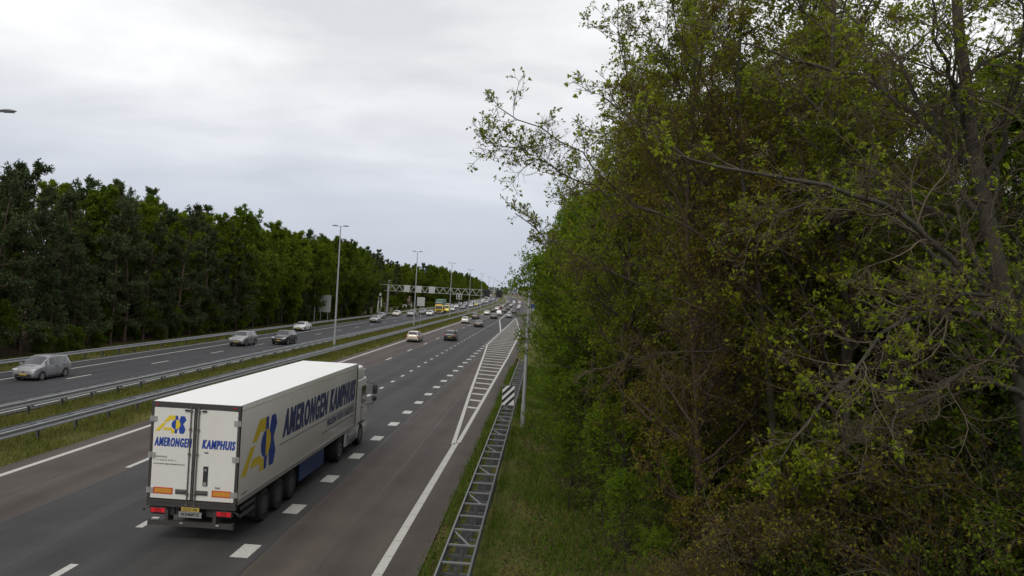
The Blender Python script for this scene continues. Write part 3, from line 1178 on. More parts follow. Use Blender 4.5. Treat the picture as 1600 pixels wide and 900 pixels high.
MB().poly([(-1.05, 16.23, 1.85), (1.05, 16.23, 1.85), (1.0, 16.07, 2.9), (-1.0, 16.07, 2.9)]).poly([(-1.05, 16.26, 1.85), (-1.0, 16.1, 2.9), (1.0, 16.1, 2.9), (1.05, 16.26, 1.85)]).build('windscreen', M_GLASS, cab)
MB().cbox(0, 16.27, 1.3, 1.5, .02, .5).build('grille', M_PLASTIC, cab)

# ================================================================== CARS
# stations along the car, front towards +Y: y, sill z, belt z, half width, top z, half width of top
CAR_T = {
    'sedan': dict(st=[(-2.28, .36, .62, .70, .70, .62), (-2.22, .28, .80, .80, .90, .66), (-2.1, .25, .92, .84, 1.0, .68), (-1.5, .22, .93, .87, 1.04, .66),
                      (-.8, .2, .93, .88, 1.39, .54), (-.2, .2, .92, .89, 1.43, .55), (.15, .2, .92, .89, 1.43, .55), (.45, .2, .91, .88, 1.39, .55), (1.15, .2, .90, .87, .98, .70),
                      (1.85, .22, .78, .84, .84, .66), (2.16, .28, .64, .77, .70, .60), (2.26, .36, .55, .66, .58, .54)], rw=(3, 4), ws=(7, 8), sw=((-1.25, -.42), (-.34, .92)), ax=(-1.35, 1.38), r=.32),
    'hatch': dict(st=[(-2.04, .36, .60, .70, .68, .62), (-2.0, .28, .85, .80, .92, .68), (-1.93, .25, .95, .83, 1.02, .68), (-1.5, .2, .96, .85, 1.42, .55),
                      (-.5, .2, .94, .87, 1.49, .56), (.1, .2, .93, .87, 1.48, .56), (.45, .2, .92, .87, 1.42, .56), (1.2, .2, .92, .86, .98, .70), (1.75, .22, .80, .83, .85, .66), (2.0, .28, .65, .76, .70, .60),
                      (2.06, .36, .55, .66, .58, .55)], rw=(2, 3), ws=(6, 7), sw=((-1.5, -.5), (-.42, .95)), ax=(-1.25, 1.3), r=.31),
    'mpv': dict(st=[(-2.04, .34, .62, .72, .72, .64), (-2.01, .26, .90, .80, 1.0, .70), (-1.96, .24, 1.0, .83, 1.1, .70), (-1.72, .2, 1.02, .85, 1.54, .58),
                    (-.6, .2, .99, .87, 1.61, .59), (.0, .2, .97, .87, 1.60, .59), (.3, .2, .96, .87, 1.53, .59), (1.28, .2, .93, .86, 1.02, .70), (1.75, .22, .84, .84, .90, .68), (1.99, .26, .68, .77, .74, .62),
                    (2.06, .34, .56, .68, .60, .56)], rw=(2, 3), ws=(6, 7), sw=((-1.62, -1.2), (-1.13, -.32), (-.25, 1.0)), ax=(-1.27, 1.32), r=.32),
    'suv': dict(st=[(-2.18, .42, .70, .74, .80, .66), (-2.14, .34, .95, .84, 1.05, .72), (-2.06, .30, 1.06, .88, 1.14, .72), (-1.7, .27, 1.08, .90, 1.58, .60),
                    (-.6, .26, 1.06, .92, 1.66, .61), (.0, .26, 1.05, .92, 1.65, .61), (.35, .26, 1.04, .91, 1.58, .61), (1.08, .26, 1.03, .90, 1.12, .74), (1.8, .28, .94, .88, 1.02, .70), (2.1, .34, .78, .82, .86, .64),
                    (2.18, .42, .66, .72, .70, .58)], rw=(2, 3), ws=(6, 7), sw=((-1.68, -1.2), (-1.12, -.28), (-.2, .85)), ax=(-1.33, 1.35), r=.37),
    'estate': dict(st=[(-2.26, .36, .62, .70, .70, .64), (-2.22, .28, .84, .79, .92, .70), (-2.16, .25, .93, .82, 1.0, .70), (-1.86, .2, .94, .84, 1.42, .60),
                       (-.7, .2, .93, .86, 1.47, .58), (.0, .2, .92, .86, 1.46, .57), (.35, .2, .91, .86, 1.41, .57), (1.1, .2, .90, .85, .98, .70), (1.75, .22, .79, .82, .84, .66), (2.08, .28, .65, .75, .70, .60),
                       (2.15, .36, .55, .66, .58, .54)], rw=(2, 3), ws=(6, 7), sw=((-1.82, -1.1), (-1.03, -.3), (-.23, .88)), ax=(-1.3, 1.33), r=.31),
    'van': dict(st=[(-2.5, .4, .8, .86, .9, .80), (-2.47, .32, 1.1, .92, 1.2, .84), (-2.43, .3, 1.2, .94, 1.3, .84), (-2.36, .26, 1.2, .95, 2.25, .80),
                    (-.8, .26, 1.2, .96, 2.32, .80), (.4, .26, 1.2, .96, 2.30, .80), (.9, .26, 1.18, .95, 2.15, .78), (1.75, .26, 1.15, .94, 1.28, .80), (2.2, .28, 1.0, .9, 1.1, .76), (2.45, .34, .8, .84, .88, .7),
                    (2.52, .42, .7, .76, .74, .64)], rw=(2, 3), ws=(6, 7), sw=((.62, 1.5),), ax=(-1.5, 1.6), r=.34),
}


def car_proto(kind):
    T = CAR_T[kind]
    st = np.array(T['st'])
    root = thing('car', 'x', 'car')
    mb = MB()

    def half(s):
        y, zb, belt, w, top, wt = s
        return [(w * .88, zb), (w * .975, zb + .1), (w, (zb + belt) / 2 + .03), (w * .985, belt), (wt, top), (wt * .55, top + .028), (0, top + .035)]

    def at(y):
        return [np.interp(y, st[:, 0], st[:, k]) for k in range(6)]
    # denser stations give a smoother skin
    ys = []
    for a, b in zip(st[:-1, 0], st[1:, 0]):
        ys += [a, (a + b) / 2] if b - a > .3 else [a]
    ys.append(st[-1, 0])
    k = 13
    for y in ys:
        h = half(at(y))
        row = [(x, y, z) for x, z in h] + [(-x, y, z) for x, z in reversed(h[:-1])]
        mb.v += row
    for i in range(len(ys) - 1):
        for j in range(k - 1):
            mb.face((i * k + j, (i + 1) * k + j, (i + 1) * k + j + 1, i * k + j + 1))
        mb.face((i * k + k - 1, (i + 1) * k + k - 1, (i + 1) * k, i * k))
    mb.face(range(k))
    mb.face(reversed(range((len(ys) - 1) * k, len(ys) * k)))
    body = mb.build('body', PAINT, root, True, 38)

    def top_patch(i, j, name, e0, e1, lift=.009):
        p = MB()
        fr = (-.9, -.5, 0, .5, .9)
        n = 3
        for a in range(n + 1):
            t = e0 + (e1 - e0) * a / n
            y = st[i, 0] + (st[j, 0] - st[i, 0]) * t
            s = at(y)
            for f in fr:
                zt = s[4] + .035 * (1 - (abs(f)) ** 1.6) - .004
                p.v.append((f * s[5], y + (lift if st[j, 4] < st[i, 4] else -lift) * .8, zt + lift))
        q = len(fr)
        for a in range(n):
            for b in range(q - 1):
                p.face((a * q + b, a * q + b + 1, (a + 1) * q + b + 1, (a + 1) * q + b))
        return p.build(name, M_GLASS, root, True, 60)
    top_patch(*T['ws'], 'windscreen', .05, .93)
    top_patch(*T['rw'], 'rear_window', .12, .9)
    for (a, b) in T['sw']:
        for s in (-1, 1):
            p = MB()
            n = 14
            for i in range(n + 1):
                y = a + (b - a) * i / n
                g = at(y)
                for f in (.10, .84):
                    x = g[3] * .985 * (1 - f) + g[5] * f
                    z = g[2] * (1 - f) + g[4] * f
                    p.v.append((s * (x + .008), y, z))
            for i in range(n):
                q = (2 * i, 2 * i + 2, 2 * i + 3, 2 * i + 1)
                p.face(q if s > 0 else q[::-1])
            p.build('side_window', M_GLASS, root, True, 60)
    r = T['r']
    wmax = st[:, 3].max()
    wheels = []
    for ax in T['ax']:
        for s in (-1, 1):
            ar = MB()
            pts = [(s * (at(ax)[3] + .006), ax + (r + .06) * math.cos(t), max(r + (r + .05) * math.sin(t), .2)) for t in np.linspace(-.35, math.pi + .35, 16)]
            ar.poly(pts if s > 0 else pts[::-1])
            ar.build('wheel_arch', M_PLASTIC, root)
            wheel(root, s * (at(ax)[3] - .085), ax, r, .2, s, None, .62, 5)
    yr, yf = st[0, 0], st[-1, 0]
    zb = st[4, 1]
    for s in (-1, 1):
        hz = st[-2, 2] + .03
        rbox(s * st[-2, 3] - .15 - s * .13, s * st[-2, 3] + .15 - s * .13, yf - .3, yf - .035, hz - .02, hz + .11, .035, 2, 'headlight', M_LAMP_CLEAR, root)
        tz = st[2, 2] - .12
        rbox(s * st[1, 3] - .085 - s * .07, s * st[1, 3] + .085 - s * .07, yr - .006 + .02, yr + .22, tz - .13, tz + .13, .03, 2, 'tail_light', M_LAMP_RED, root)
        wy = T['sw'][-1][1] - .12
        rbox(s * (wmax + .1) - .09, s * (wmax + .1) + .09, wy - .06, wy + .06, at(wy)[2] + .04, at(wy)[2] + .18, .03, 2, 'mirror', PAINT, root)
    pz = st[-1, 1] + .10
    MB().cbox(0, yf + .004, pz + .02, .52, .02, .11).build('number_plate', M_PLATE_Y, root)
    MB().cbox(0, yf - .012, pz - .05, 1.15, .035, .17).cbox(0, yf - .035, pz + .17, .8, .06, .09).build('grille', M_PLASTIC, root)
    MB().cbox(0, yf - .03, pz + .175, .16, .062, .10).build('badge', M_CHROME, root)
    for s in (-1, 1):
        for sy in [T['sw'][0][0] + .1 if len(T['sw']) > 2 else None] + [w_[0] - .04 for w_ in T['sw'][1:]] + [T['sw'][-1][1] - .02]:
            if sy is None:
                continue
            g_ = at(sy)
            xs_ = g_[3] * 1.0 + .004
            MB().box(s * xs_ - .004, s * xs_ + .004, sy - .008, sy + .008, g_[1] + .12, g_[2] - .02).build('door_seam', M_PLASTIC, root)
        for hy in [w_[0] + .12 for w_ in T['sw'][-2:]]:
            g_ = at(hy)
            MB().cbox(s * (g_[3] + .012), hy, g_[2] - .09, .03, .2, .03).build('door_handle', M_PLASTIC, root)
        g_ = at(0)
        MB().box(s * g_[3] * .96 - .03, s * g_[3] * .96 + .03, T['ax'][0] + T['r'] + .1, T['ax'][1] - T['r'] - .1, g_[1] - .03, g_[1] + .1).build('sill', M_PLASTIC, root)
    MB().cbox(0, yr - .004, st[0, 2] + .02, .52, .02, .11).build('number_plate', M_PLATE_Y, root)
    rbox(-.66, .66, yr - .012, yr + .1, st[0, 1] - .06, st[0, 1] + .08, .02, 1, 'rear_bumper', M_PLASTIC, root)
    MB().box(-wmax * .85, wmax * .85, yr + .25, yf - .25, zb - .06, zb + .05).build('underbody', M_PLASTIC, root)
    return root


PROTO = {}
PAINTED = ('body', 'mirror')


def car(kind, lat, y, color, label, facing=1, group=None, z=None):
    if kind not in PROTO:
        PROTO[kind] = car_proto(kind)
        o = PROTO[kind]
    else:
        o = copy_tree(PROTO[kind])
    o.location = (lat + devf(y), y, z if z is not None else (far_z(lat) if lat < -25 else 0.0))
    o.rotation_euler = (0, 0, heading(y) + (0 if facing > 0 else math.pi))
    for c in o.children:
        if c.name.split('.')[0] in PAINTED:
            c.color = (*color, 1)
    o.name = 'van' if kind == 'van' else 'car'
    tag(o, label, 'van' if kind == 'van' else 'car', group)
    return o


WHITE, SILVER, GREY, BLACK = (.58, .58, .56), (.25, .25, .26), (.13, .13, .135), (.012, .012, .014)
BEIGE, DGREY, BLUE_D, RED_D, YEL_C = (.5, .43, .36), (.05, .05, .055), (.02, .03, .06), (.1, .012, .012), (.6, .5, .02)
G_NEAR, G_FAR = 'cars driving away on the near carriageway', 'cars coming up the far carriageway'
# --- driving away
car('estate', -17.75, 108.8, BEIGE, 'beige estate car nearest in the lane beside the median, driving away', 1, G_NEAR)
car('hatch', -13.5, 115.6, BLACK, 'black hatchback just ahead and right of the beige estate car', 1, G_NEAR)
car('sedan', -13.4, 163, DGREY, 'dark grey saloon ahead of the black hatchback in the same lane', 1, G_NEAR)
car('hatch', -17.6, 177, WHITE, 'white hatchback ahead of the beige estate in the median lane', 1, G_NEAR)
car('suv', -17.6, 204, DGREY, 'dark off-road car directly ahead of the white hatchback in the median lane', 1, G_NEAR)
car('sedan', -13.6, 216, BLACK, 'low black saloon ahead of the dark grey saloon in the middle lane', 1, G_NEAR)
car('hatch', -9.9, 230, SILVER, 'silver hatchback just past the tip of the hatched area', 1, G_NEAR)
car('sedan', -17.5, 246, WHITE, 'white saloon two ahead of the white hatchback in the median lane', 1, G_NEAR)
car('mpv', -13.8, 249, WHITE, 'white people carrier ahead of the low black saloon', 1, G_NEAR)
car('hatch', -9.9, 278, BLACK, 'black hatchback ahead of the silver hatchback in the right-hand lane', 1, G_NEAR)
car('suv', -13.7, 283, DGREY, 'dark off-road car ahead of the white people carrier', 1, G_NEAR)
car('hatch', -17.6, 282, BLACK, 'black hatchback ahead of the white saloon in the median lane', 1, G_NEAR)
car('sedan', -17.6, 312, WHITE, 'far white saloon ahead of the black hatchback in the median lane', 1, G_NEAR)
rnd = random.Random(5)
far_cols = [WHITE, SILVER, GREY, BLACK, DGREY, SILVER, WHITE, BLUE_D, RED_D]
kinds = ['hatch', 'sedan', 'suv', 'estate', 'mpv']
for i in range(20):
    lat = (-17.6, -13.7, -9.9)[i % 3]
    y = 318 + i * 15 + rnd.uniform(-5, 5)
    if lat < -17 and y < 335:
        y += 22
    car(rnd.choice(kinds), lat, y, rnd.choice(far_cols), 'tiny distant car in the bunched traffic driving away near the horizon', 1, 'distant cars driving away')
# --- coming towards the bridge
car('mpv', -34.75, 53.6, SILVER, 'silver people carrier with yellow plate at the far left edge of the road', -1, G_FAR)
car('suv', -34.2, 88.8, (.2, .2, .2), 'grey crossover following the silver people carrier', -1, G_FAR)
car('suv', -30.9, 93.2, BLACK, 'black off-road car in the lane next to the median guard rail', -1, G_FAR)
car('sedan', -37.7, 122, WHITE, 'white coupe-like saloon on the outer lane beside the wood', -1, G_FAR)
car('sedan', -34.6, 161, SILVER, 'silver saloon beyond the nearest lamp post on the far carriageway', -1, G_FAR)
car('hatch', -37.7, 181, GREY, 'grey hatchback close behind the silver saloon, outer lane', -1, G_FAR)
car('hatch', -37.7, 201, (.55, .53, .46), 'cream hatchback in the outer lane before the gantry', -1, G_FAR)
car('suv', -34.4, 204, SILVER, 'silver off-road car with dark bumper just in front of the gantry', -1, G_FAR)
car('mpv', -34.5, 224, GREY, 'grey people carrier under the gantry behind the second lamp post', -1, G_FAR)
car('hatch', -31.0, 214, WHITE, 'small white hatchback in front of the yellow lorry', -1, G_FAR)
car('sedan', -48.2, 273, SILVER, 'silver saloon on the side road behind the far verge', -1, 'cars on the side road', -.25)
car('hatch', -48.2, 287, GREY, 'grey hatchback on the side road behind the far verge', -1, 'cars on the side road', -.25)
car('van', -30.9, 252, YEL_C, 'yellow van with dark windscreen behind the yellow lorry', -1, 'vans on the far carriageway')
car('van', -34.6, 285, SILVER, 'silver van in the queue behind the green lorry', -1, 'vans on the far carriageway')
car('hatch', -30.9, 384, YEL_C, 'bright yellow hatchback far along the queue, well past the gantry', -1, G_FAR)
for i in range(34):
    lat = (-30.9, -34.6, -37.8)[i % 3]
    y = 268 + i * 13 + rnd.uniform(-4, 4)
    if abs(y - 384) < 12 and lat > -32 or abs(y - 285) < 9 and lat == -34.6 or y < 275 and lat == -34.6:
        y += 14
    car(rnd.choice(kinds), lat, y, rnd.choice([WHITE, SILVER, GREY, WHITE, SILVER, DGREY]), 'tiny distant car in the dense queue on the far carriageway', -1, 'distant queue on the far carriageway')


# ------------------------------------------------------------------ lorries in the distance
def lorry(label, lat, y, cab_c, box_c, length, height, facing=-1, curtain=False, flat=False):
    g = thing('lorry', label, 'lorry', (lat + devf(y), y, far_z(lat) if lat < -25 else 0), heading(y) + (math.pi if facing < 0 else 0), 'lorries in the distance')
    mc = mat('lorry_cab', cab_c, .4, 0, .3)
    mbx = mat('lorry_box', box_c, .6, noise=(2, .25, None))
    f = length
    cab_h = min(3.1, height - .3) if not flat else 2.7
    c = rbox(-1.2, 1.2, f - 1.9, f, .55, cab_h, .1, 2, 'cab', mc, g, lambda c_: Vector((c_.x * (1 - .04 * max(0, c_.z - 1.6)), c_.y - (.2 * max(0, c_.z - 1.6) if c_.y > f - 1 else 0), c_.z)))
    MB().poly([(-1.02, f + .02, 1.55), (-.98, f - .17, cab_h - .3), (.98, f - .17, cab_h - .3), (1.02, f + .02, 1.55)]).build('windscreen', M_GLASS, c)
    MB().cbox(0, f + .01, .95, 1.6, .04, .45).build('grille', M_PLASTIC, c)
    for s in (-1, 1):
        MB().cbox(s * .92, f + .012, .78, .36, .03, .18).build('headlight', M_LAMP_CLEAR, c)
        MB().poly([(s * 1.207, f - 1.35, 1.6), (s * 1.207, f - .35, 1.6), (s * 1.17, f - .5, cab_h - .4), (s * 1.17, f - 1.35, cab_h - .4)][::s]).build('side_window', M_GLASS, c)
        MB().tube([(s * 1.15, f - .1, cab_h - .5), (s * 1.42, f, cab_h - .6)], .02, 5).cbox(s * 1.42, f, cab_h - .85, .16, .1, .5).build('mirror', M_PLASTIC, g)
    if flat:
        rbox(-1.2, 1.2, .1, f - 2.05, .95, 1.15, .03, 1, 'flat_bed', mbx, g)
        MB().box(-1.18, 1.18, f - 2.2, f - 2.1, 1.15, 2.4).build('headboard', mbx, g)
        MB().cbox(0, f - 1.0, cab_h + .1, 1.4, .25, .18).build('beacon_bar', mat('beacon_amber', (.7, .35, .03), .3), g)
        rbox(-.9, .9, .8, f - 2.6, 1.15, 1.9, .2, 2, 'carried_load', mat('load_red', (.3, .06, .04), .5), g)
    else:
        b = rbox(-1.27, 1.27, 0, f - 2.15, 1.1, height, .03, 1, 'box_body', mbx, g)
        for k in range(5):
            yy = .3 + k * (f - 2.9) / 4
            for s in (-1, 1):
                MB().box(s * 1.27 - .015, s * 1.27 + .015, yy, yy + .06, 1.15, height - .05).build('box_rib', mbx, b)
    MB().box(-.5, .5, .2, f - .5, .6, .95).build('chassis', M_CHASSIS, g)
    for yy in ((1.4, f - 1.3) if f < 9 else (1.5, 2.8, f - 5, f - 1.3)):
        for s in (-1, 1):
            wheel(g, s * 1.02, yy, .48, .34, s, M_GALV_D, .55, 6)
    return g


lorry('yellow flatbed recovery lorry in front of the green lorry', -30.9, 240, (.62, .42, .02), (.5, .36, .03), 8.5, 3.0, flat=True)
lorry('dark green box lorry standing tall in the queue by the gantry', -34.8, 272, (.1, .16, .12), (.11, .19, .15), 11, 4.0)
lorry('white lorry with tall cab far up the queue', -34.7, 610, (.6, .6, .58), (.66, .66, .64), 13, 3.9)
lorry('white lorry farthest along the queue near the horizon', -34.7, 790, (.55, .55, .55), (.68, .68, .67), 14, 4.0)

# ================================================================== STREET FURNITURE
def lamp_post(label, lat, y, h, arms=(-1, 1)):
    g = thing('lamp_post', label, 'lamp post', (lat + devf(y), y, lat_z(lat)), heading(y), 'lamp posts along the median')
    n = 6
    MB().tube([(0, 0, h * i / n) for i in range(n + 1)], [.13 - .07 * i / n for i in range(n + 1)], 10).build('pole', M_POLE, g, True)
    MB().tube([(0, 0, -.05), (0, 0, 1.3)], [.15, .15], 10).build('base_sleeve', M_POLE, g, True)
    for s in arms:
        MB().tube([(0, 0, h - .06), (s * .35, 0, h + .0), (s * .5, 0, h + .01)], .03, 6).build('arm', M_POLE, g, True)
        hd = MB()
        rows = [(.28, .04, .03), (.38, .11, .07), (.6, .16, .1), (.85, .15, .085), (1.02, .08, .04), (1.06, .02, .01)]
        for x, w, t in rows:
            for k in range(10):
                a = 2 * math.pi * k / 10
                zz = math.sin(a)
                hd.v.append((s * x, w * math.cos(a), h + .01 + (t * .9 * zz if zz > 0 else t * .35 * zz) + .03))
        for i in range(len(rows) - 1):
            for k in range(10):
                k2 = (k + 1) % 10
                q = (i * 10 + k, i * 10 + k2, (i + 1) * 10 + k2, (i + 1) * 10 + k)
                hd.face(q if s > 0 else q[::-1])
        hd.face(range(10))
        lamp = hd.build('lamp_head', M_HEAD, g, True, 60)
        MB().cbox(s * .68, 0, h - .012, .5, .2, .03).build('lamp_glass', M_LENS, lamp)
    return g


M_HEAD = mat('lamp_head_grey', (.16, .165, .17), .45, .3)
M_LENS = mat('lamp_glass', (.2, .2, .2), .2)
lamp_labels = ['two-armed lamp post whose head alone shows at the left edge of the sky', 'nearest whole two-armed lamp post in the median, standing tall against the sky',
               'second two-armed lamp post, in front of the gantry', 'third two-armed lamp post, beside the yellow van', 'fourth two-armed lamp post, right of the third',
               'fifth two-armed lamp post, near the black matrix signs', 'sixth two-armed lamp post, shorter still towards the horizon', 'seventh two-armed lamp post, small against the horizon sky', 'eighth two-armed lamp post, just before the right-hand foliage', 'ninth two-armed lamp post, farthest one against the sky']
for i, lb in enumerate(lamp_labels):
    lamp_post(lb, -24.75, 33.7 + (i > 0) * 2.5 + i * 56.6, 14.3)

# the pole on the right verge
g = thing('roadside_pole', 'grey steel pole on the right verge behind the guard rail with small blue sign', 'pole', (-.88, 44.2, 0))
MB().tube([(0, 0, -.1), (0, 0, 4.0), (0, 0, 7.7)], [.115, .1, .085], 10).build('pole', M_POLE, g, True)
MB().tube([(0, 0, -.1), (0, 0, 1.35)], .135, 10).build('base_sleeve', M_POLE, g, True)
MB().tube([(0, 0, 7.7), (0, 0, 7.78)], [.1, .05], 10).build('pole_cap', M_POLE, g, True)
sg = MB().box(.10, .32, -.03, -.015, 6.74, 6.98).build('sign_plate', mat('sign_blue', (.015, .035, .2), .4), g)
MB().box(.11, .31, -.03, -.015, 6.62, 6.738).build('sign_strip', M_LINE, sg)
MB().box(.05, .12, -.02, .0, 6.85, 6.9).build('sign_clamp', M_GALV, sg)

# black and white striped board between the rails
g = thing('hazard_board', 'black and white diagonally striped hazard board standing between the guard rails', 'sign', (-1.87, 46.8, 0))
MB().tube([(0, .03, 0), (0, .03, 1.75)], .03, 8).build('post', M_GALV, g, True)
MB().box(-.36, .36, -.02, .0, .88, 2.02).build('board', mat('board_white', (.62, .62, .6), .5), g)
M_BLK = mat('board_black', (.015, .015, .016), .5)
W_, Z0_, Z1_ = .355, .885, 2.015
for k in range(-1, 4):
    # stripes rise to the right; clipped to the board
    c0 = Z0_ + k * .42 + .06
    poly = []
    for x, zz in ((-W_, c0), (W_, c0 + .72), (W_, c0 + .72 + .21), (-W_, c0 + .21)):
        poly.append((x, zz))

    def clip(pts, lim, keep_below):
        out = []
        for i in range(len(pts)):
            a, b = pts[i], pts[(i + 1) % len(pts)]
            ia, ib = (a[1] <= lim) == keep_below, (b[1] <= lim) == keep_below
            if ia:
                out.append(a)
            if ia != ib:
                t = (lim - a[1]) / (b[1] - a[1])
                out.append((a[0] + (b[0] - a[0]) * t, lim))
        return out
    poly = clip(poly, Z1_, True)
    poly = clip(poly, Z0_, False) if poly else poly
    if len(poly) >= 3:
        MB().poly([(x, -.023, zz) for x, zz in poly]).build('stripe', M_BLK, g)


# ------------------------------------------------------------------ gantry
GY = 216.0
gd = devf(GY)
gan = thing('sign_gantry', 'long steel lattice gantry spanning both carriageways with matrix signs', 'gantry', (gd, GY, 0))
M_GAN = mat('gantry_grey', (.33, .34, .32), .5, .3)
XL, XR, ZB, ZT = -43.2, 1.5, 6.15, 7.75
for z in (ZB, ZT):
    for yy in (-.5, .5):
        MB().box(XL - (2.2 if z == ZT else 1.0), XR + .5, yy - .055, yy + .055, z - .055, z + .055).build('chord', M_GAN, gan)
n = 22
for i in range(n):
    x0 = XL + (XR - XL) * i / n
    x1 = XL + (XR - XL) * (i + .5) / n
    x2 = XL + (XR - XL) * (i + 1) / n
    for yy in (-.5, .5):
        MB().bar((x0, yy, ZB), (x1, yy, ZT), .085).build('diagonal', M_GAN, gan)
        MB().bar((x1, yy, ZT), (x2, yy, ZB), .085).build('diagonal', M_GAN, gan)
    MB().box(x0 - .04, x0 + .04, -.43, .43, ZB - .04, ZB + .04).build('cross_member', M_GAN, gan)
for x, nm in ((XL, 0), (XR, 1)):
    for yy in (-.5, .5):
        MB().box(x - .12, x + .12, yy - .12, yy + .12, -.5, ZT + .07).build('leg', M_GAN, gan)
MB().tube([(XL, 0, ZT), (XL, 0, ZT + 1.2)], .05, 6).cbox(XL + .2, 0, ZT + 1.2, .5, .2, .2).build('camera_mast', M_GAN, gan)
M_SIGNBACK = mat('sign_back_grey', (.4, .41, .4), .55, .2)
for x in (-34.7, -31.0, -37.9):
    rbox(x - .85, x + .85, -.85, -.6, ZB - .15, ZT + .12, .04, 1, 'matrix_sign_back', M_SIGNBACK, gan)
for x in (-15.9, -12.4):
    s_ = rbox(x - .9, x + .9, -1.15, -.62, ZB - .25, ZT + .15, .04, 1, 'matrix_sign', M_BLK, gan)
    rbox(x - .74, x + .74, -1.17, -1.14, ZB - .1, ZT, .02, 1, 'sign_face', mat('matrix_face', (.01, .011, .012), .25), s_)
MB().box(-16.4, -15.0, -.62, -.58, ZB, ZT - .2).build('service_panel', M_GAN, gan)


def post_sign(name, label, lat, y, posts, pole_h, board, back=True, face=None, cat='sign', base=None, r=.06):
    """board = (x0, x1, z0, z1)"""
    z = base if base is not None else lat_z(lat)
    g_ = thing(name, label, cat, (lat + devf(y), y, z), heading(y))
    for px in posts:
        MB().tube([(px, .06, -.1), (px, .06, pole_h)], r, 8).build('post', M_POLE, g_, True)
    x0, x1, z0, z1 = board
    b_ = rbox(x0, x1, -.03, .0 - .005, z0, z1, .012, 1, 'board', face or M_SIGNBACK, g_)
    for zz in (z0 + (z1 - z0) * .25, z0 + (z1 - z0) * .75):
        MB().box(x0 + .05, x1 - .05, -.05, -.031, zz - .03, zz + .03).build('stiffener', M_POLE, b_)
    return g_


# back of the big board on the far verge with its tall mast
g = post_sign('traffic_sign', 'back of a large grey board on two posts beside the far guard rail', -42.6, 151, (-.7, .7), 4.4, (-1.25, 1.25, 2.1, 5.4))
g = thing('camera_mast', 'slim tall mast just left of the large grey board', 'mast', (-43.9 + devf(149), 149, -.35))
MB().tube([(0, 0, -.1), (0, 0, 9.0)], [.09, .06], 8).build('pole', M_POLE, g, True)
rbox(-.3, .2, -.15, .15, 8.9, 9.1, .04, 1, 'camera', M_SIGNBACK, g)
post_sign('traffic_sign', 'square grey sign back on one post in the median near the second lamp post', -24.0, 152, (0,), 5.6, (-.75, .75, 3.9, 5.6), r=.05)
g = post_sign('traffic_sign', 'square white-rimmed sign with dark face on one post further along the median', -24.0, 221, (0,), 6.3, (-.8, .8, 4.7, 6.4), face=M_LINE, r=.05)
MB().box(-.62, .62, -.056, -.052, 4.88, 6.22).build('sign_face', mat('sign_face_dark', (.06, .065, .07), .4), g)
MB().box(-.25, .2, -.062, -.057, 5.2, 5.9).build('sign_symbol', M_LINE, g)

g = thing('signal_post', 'pair of white posts carrying a dark round lamp on the far verge by the gantry', 'post', (-47.2 + devf(225), 225, -.35))
for s in (-1, 1):
    MB().tube([(s * .55, 0, 0), (s * .33, 0, 4.3)], .2, 8).build('post', M_LINE, g, True)
rbox(-.45, .45, -.2, .2, 4.25, 4.95, .12, 2, 'lamp_housing', M_BLK, g)
MB().tube([(0, 0, 4.9), (0, 0, 5.6)], .3, 10).build('lamp', M_LINE, g, True)

# ================================================================== TREES
def norm(a):
    return a / np.maximum(np.linalg.norm(a, axis=-1, keepdims=True), 1e-9)


def grow(start, d, length, P, wob, trop, rng):
    N = len(start)
    pts = np.zeros((N, P, 3))
    pts[:, 0] = start
    d = norm(d.copy())
    step = np.asarray(length).reshape(-1, 1) / (P - 1)
    for k in range(1, P):
        d = d + rng.normal(0, wob, (N, 3))
        d[:, 2] += trop
        d = norm(d)
        pts[:, k] = pts[:, k - 1] + d * step
    return pts


def spawn(pts, r0, r1, n, tlo, thi, alo, ahi, rng, flat=1.0, bias=None):
    """n children per branch: start points, directions, parent parameter, local radius, parent index"""
    N, P, _ = pts.shape
    idx = np.repeat(np.arange(N), n)
    t = rng.uniform(tlo, thi, N * n)
    s = t * (P - 1)
    i = np.clip(s.astype(int), 0, P - 2)
    f = (s - i)[:, None]
    pos = pts[idx, i] * (1 - f) + pts[idx, i + 1] * f
    tan = norm(pts[idx, i + 1] - pts[idx, i])
    r = rng.normal(size=(N * n, 3)) * (1, 1, flat)
    if bias is not None:
        r = r + np.asarray(bias)
    r = norm(r - (r * tan).sum(1, keepdims=True) * tan)
    a = rng.uniform(alo, ahi, N * n)[:, None]
    d = np.cos(a) * tan + np.sin(a) * r
    rad = np.asarray(r0)[idx] * (1 - t) + np.asarray(r1)[idx] * t
    return pos, d, t, rad, idx


def tubes(pts, r0, r1, sides, power=1.0):
    N, P, _ = pts.shape
    tan = np.empty_like(pts)
    tan[:, 1:-1] = pts[:, 2:] - pts[:, :-2]
    tan[:, 0] = pts[:, 1] - pts[:, 0]
    tan[:, -1] = pts[:, -1] - pts[:, -2]
    tan = norm(tan)
    ref = np.where(np.abs(tan[:, :1, 2:3]) > .85, np.array([[[1., 0, 0]]]), np.array([[[0, 0, 1.]]]))
    u = norm(np.cross(tan, np.broadcast_to(ref, tan.shape)))
    w = np.cross(tan, u)
    t = np.linspace(0, 1, P)[None, :] ** power
    rad = np.asarray(r0).reshape(-1, 1) * (1 - t) + np.asarray(r1).reshape(-1, 1) * t
    an = np.arange(sides) / sides * 2 * math.pi
    V = pts[:, :, None, :] + rad[:, :, None, None] * (np.cos(an)[None, None, :, None] * u[:, :, None, :] + np.sin(an)[None, None, :, None] * w[:, :, None, :])
    V = V.reshape(-1, 3)
    b = (np.arange(N) * P * sides)[:, None, None] + (np.arange(P - 1) * sides)[None, :, None]
    k = np.arange(sides)[None, None, :]
    k2 = (k + 1) % sides
    F = np.stack([b + k, b + k2, b + k2 + sides, b + k + sides], -1).reshape(-1, 4)
    return V, F


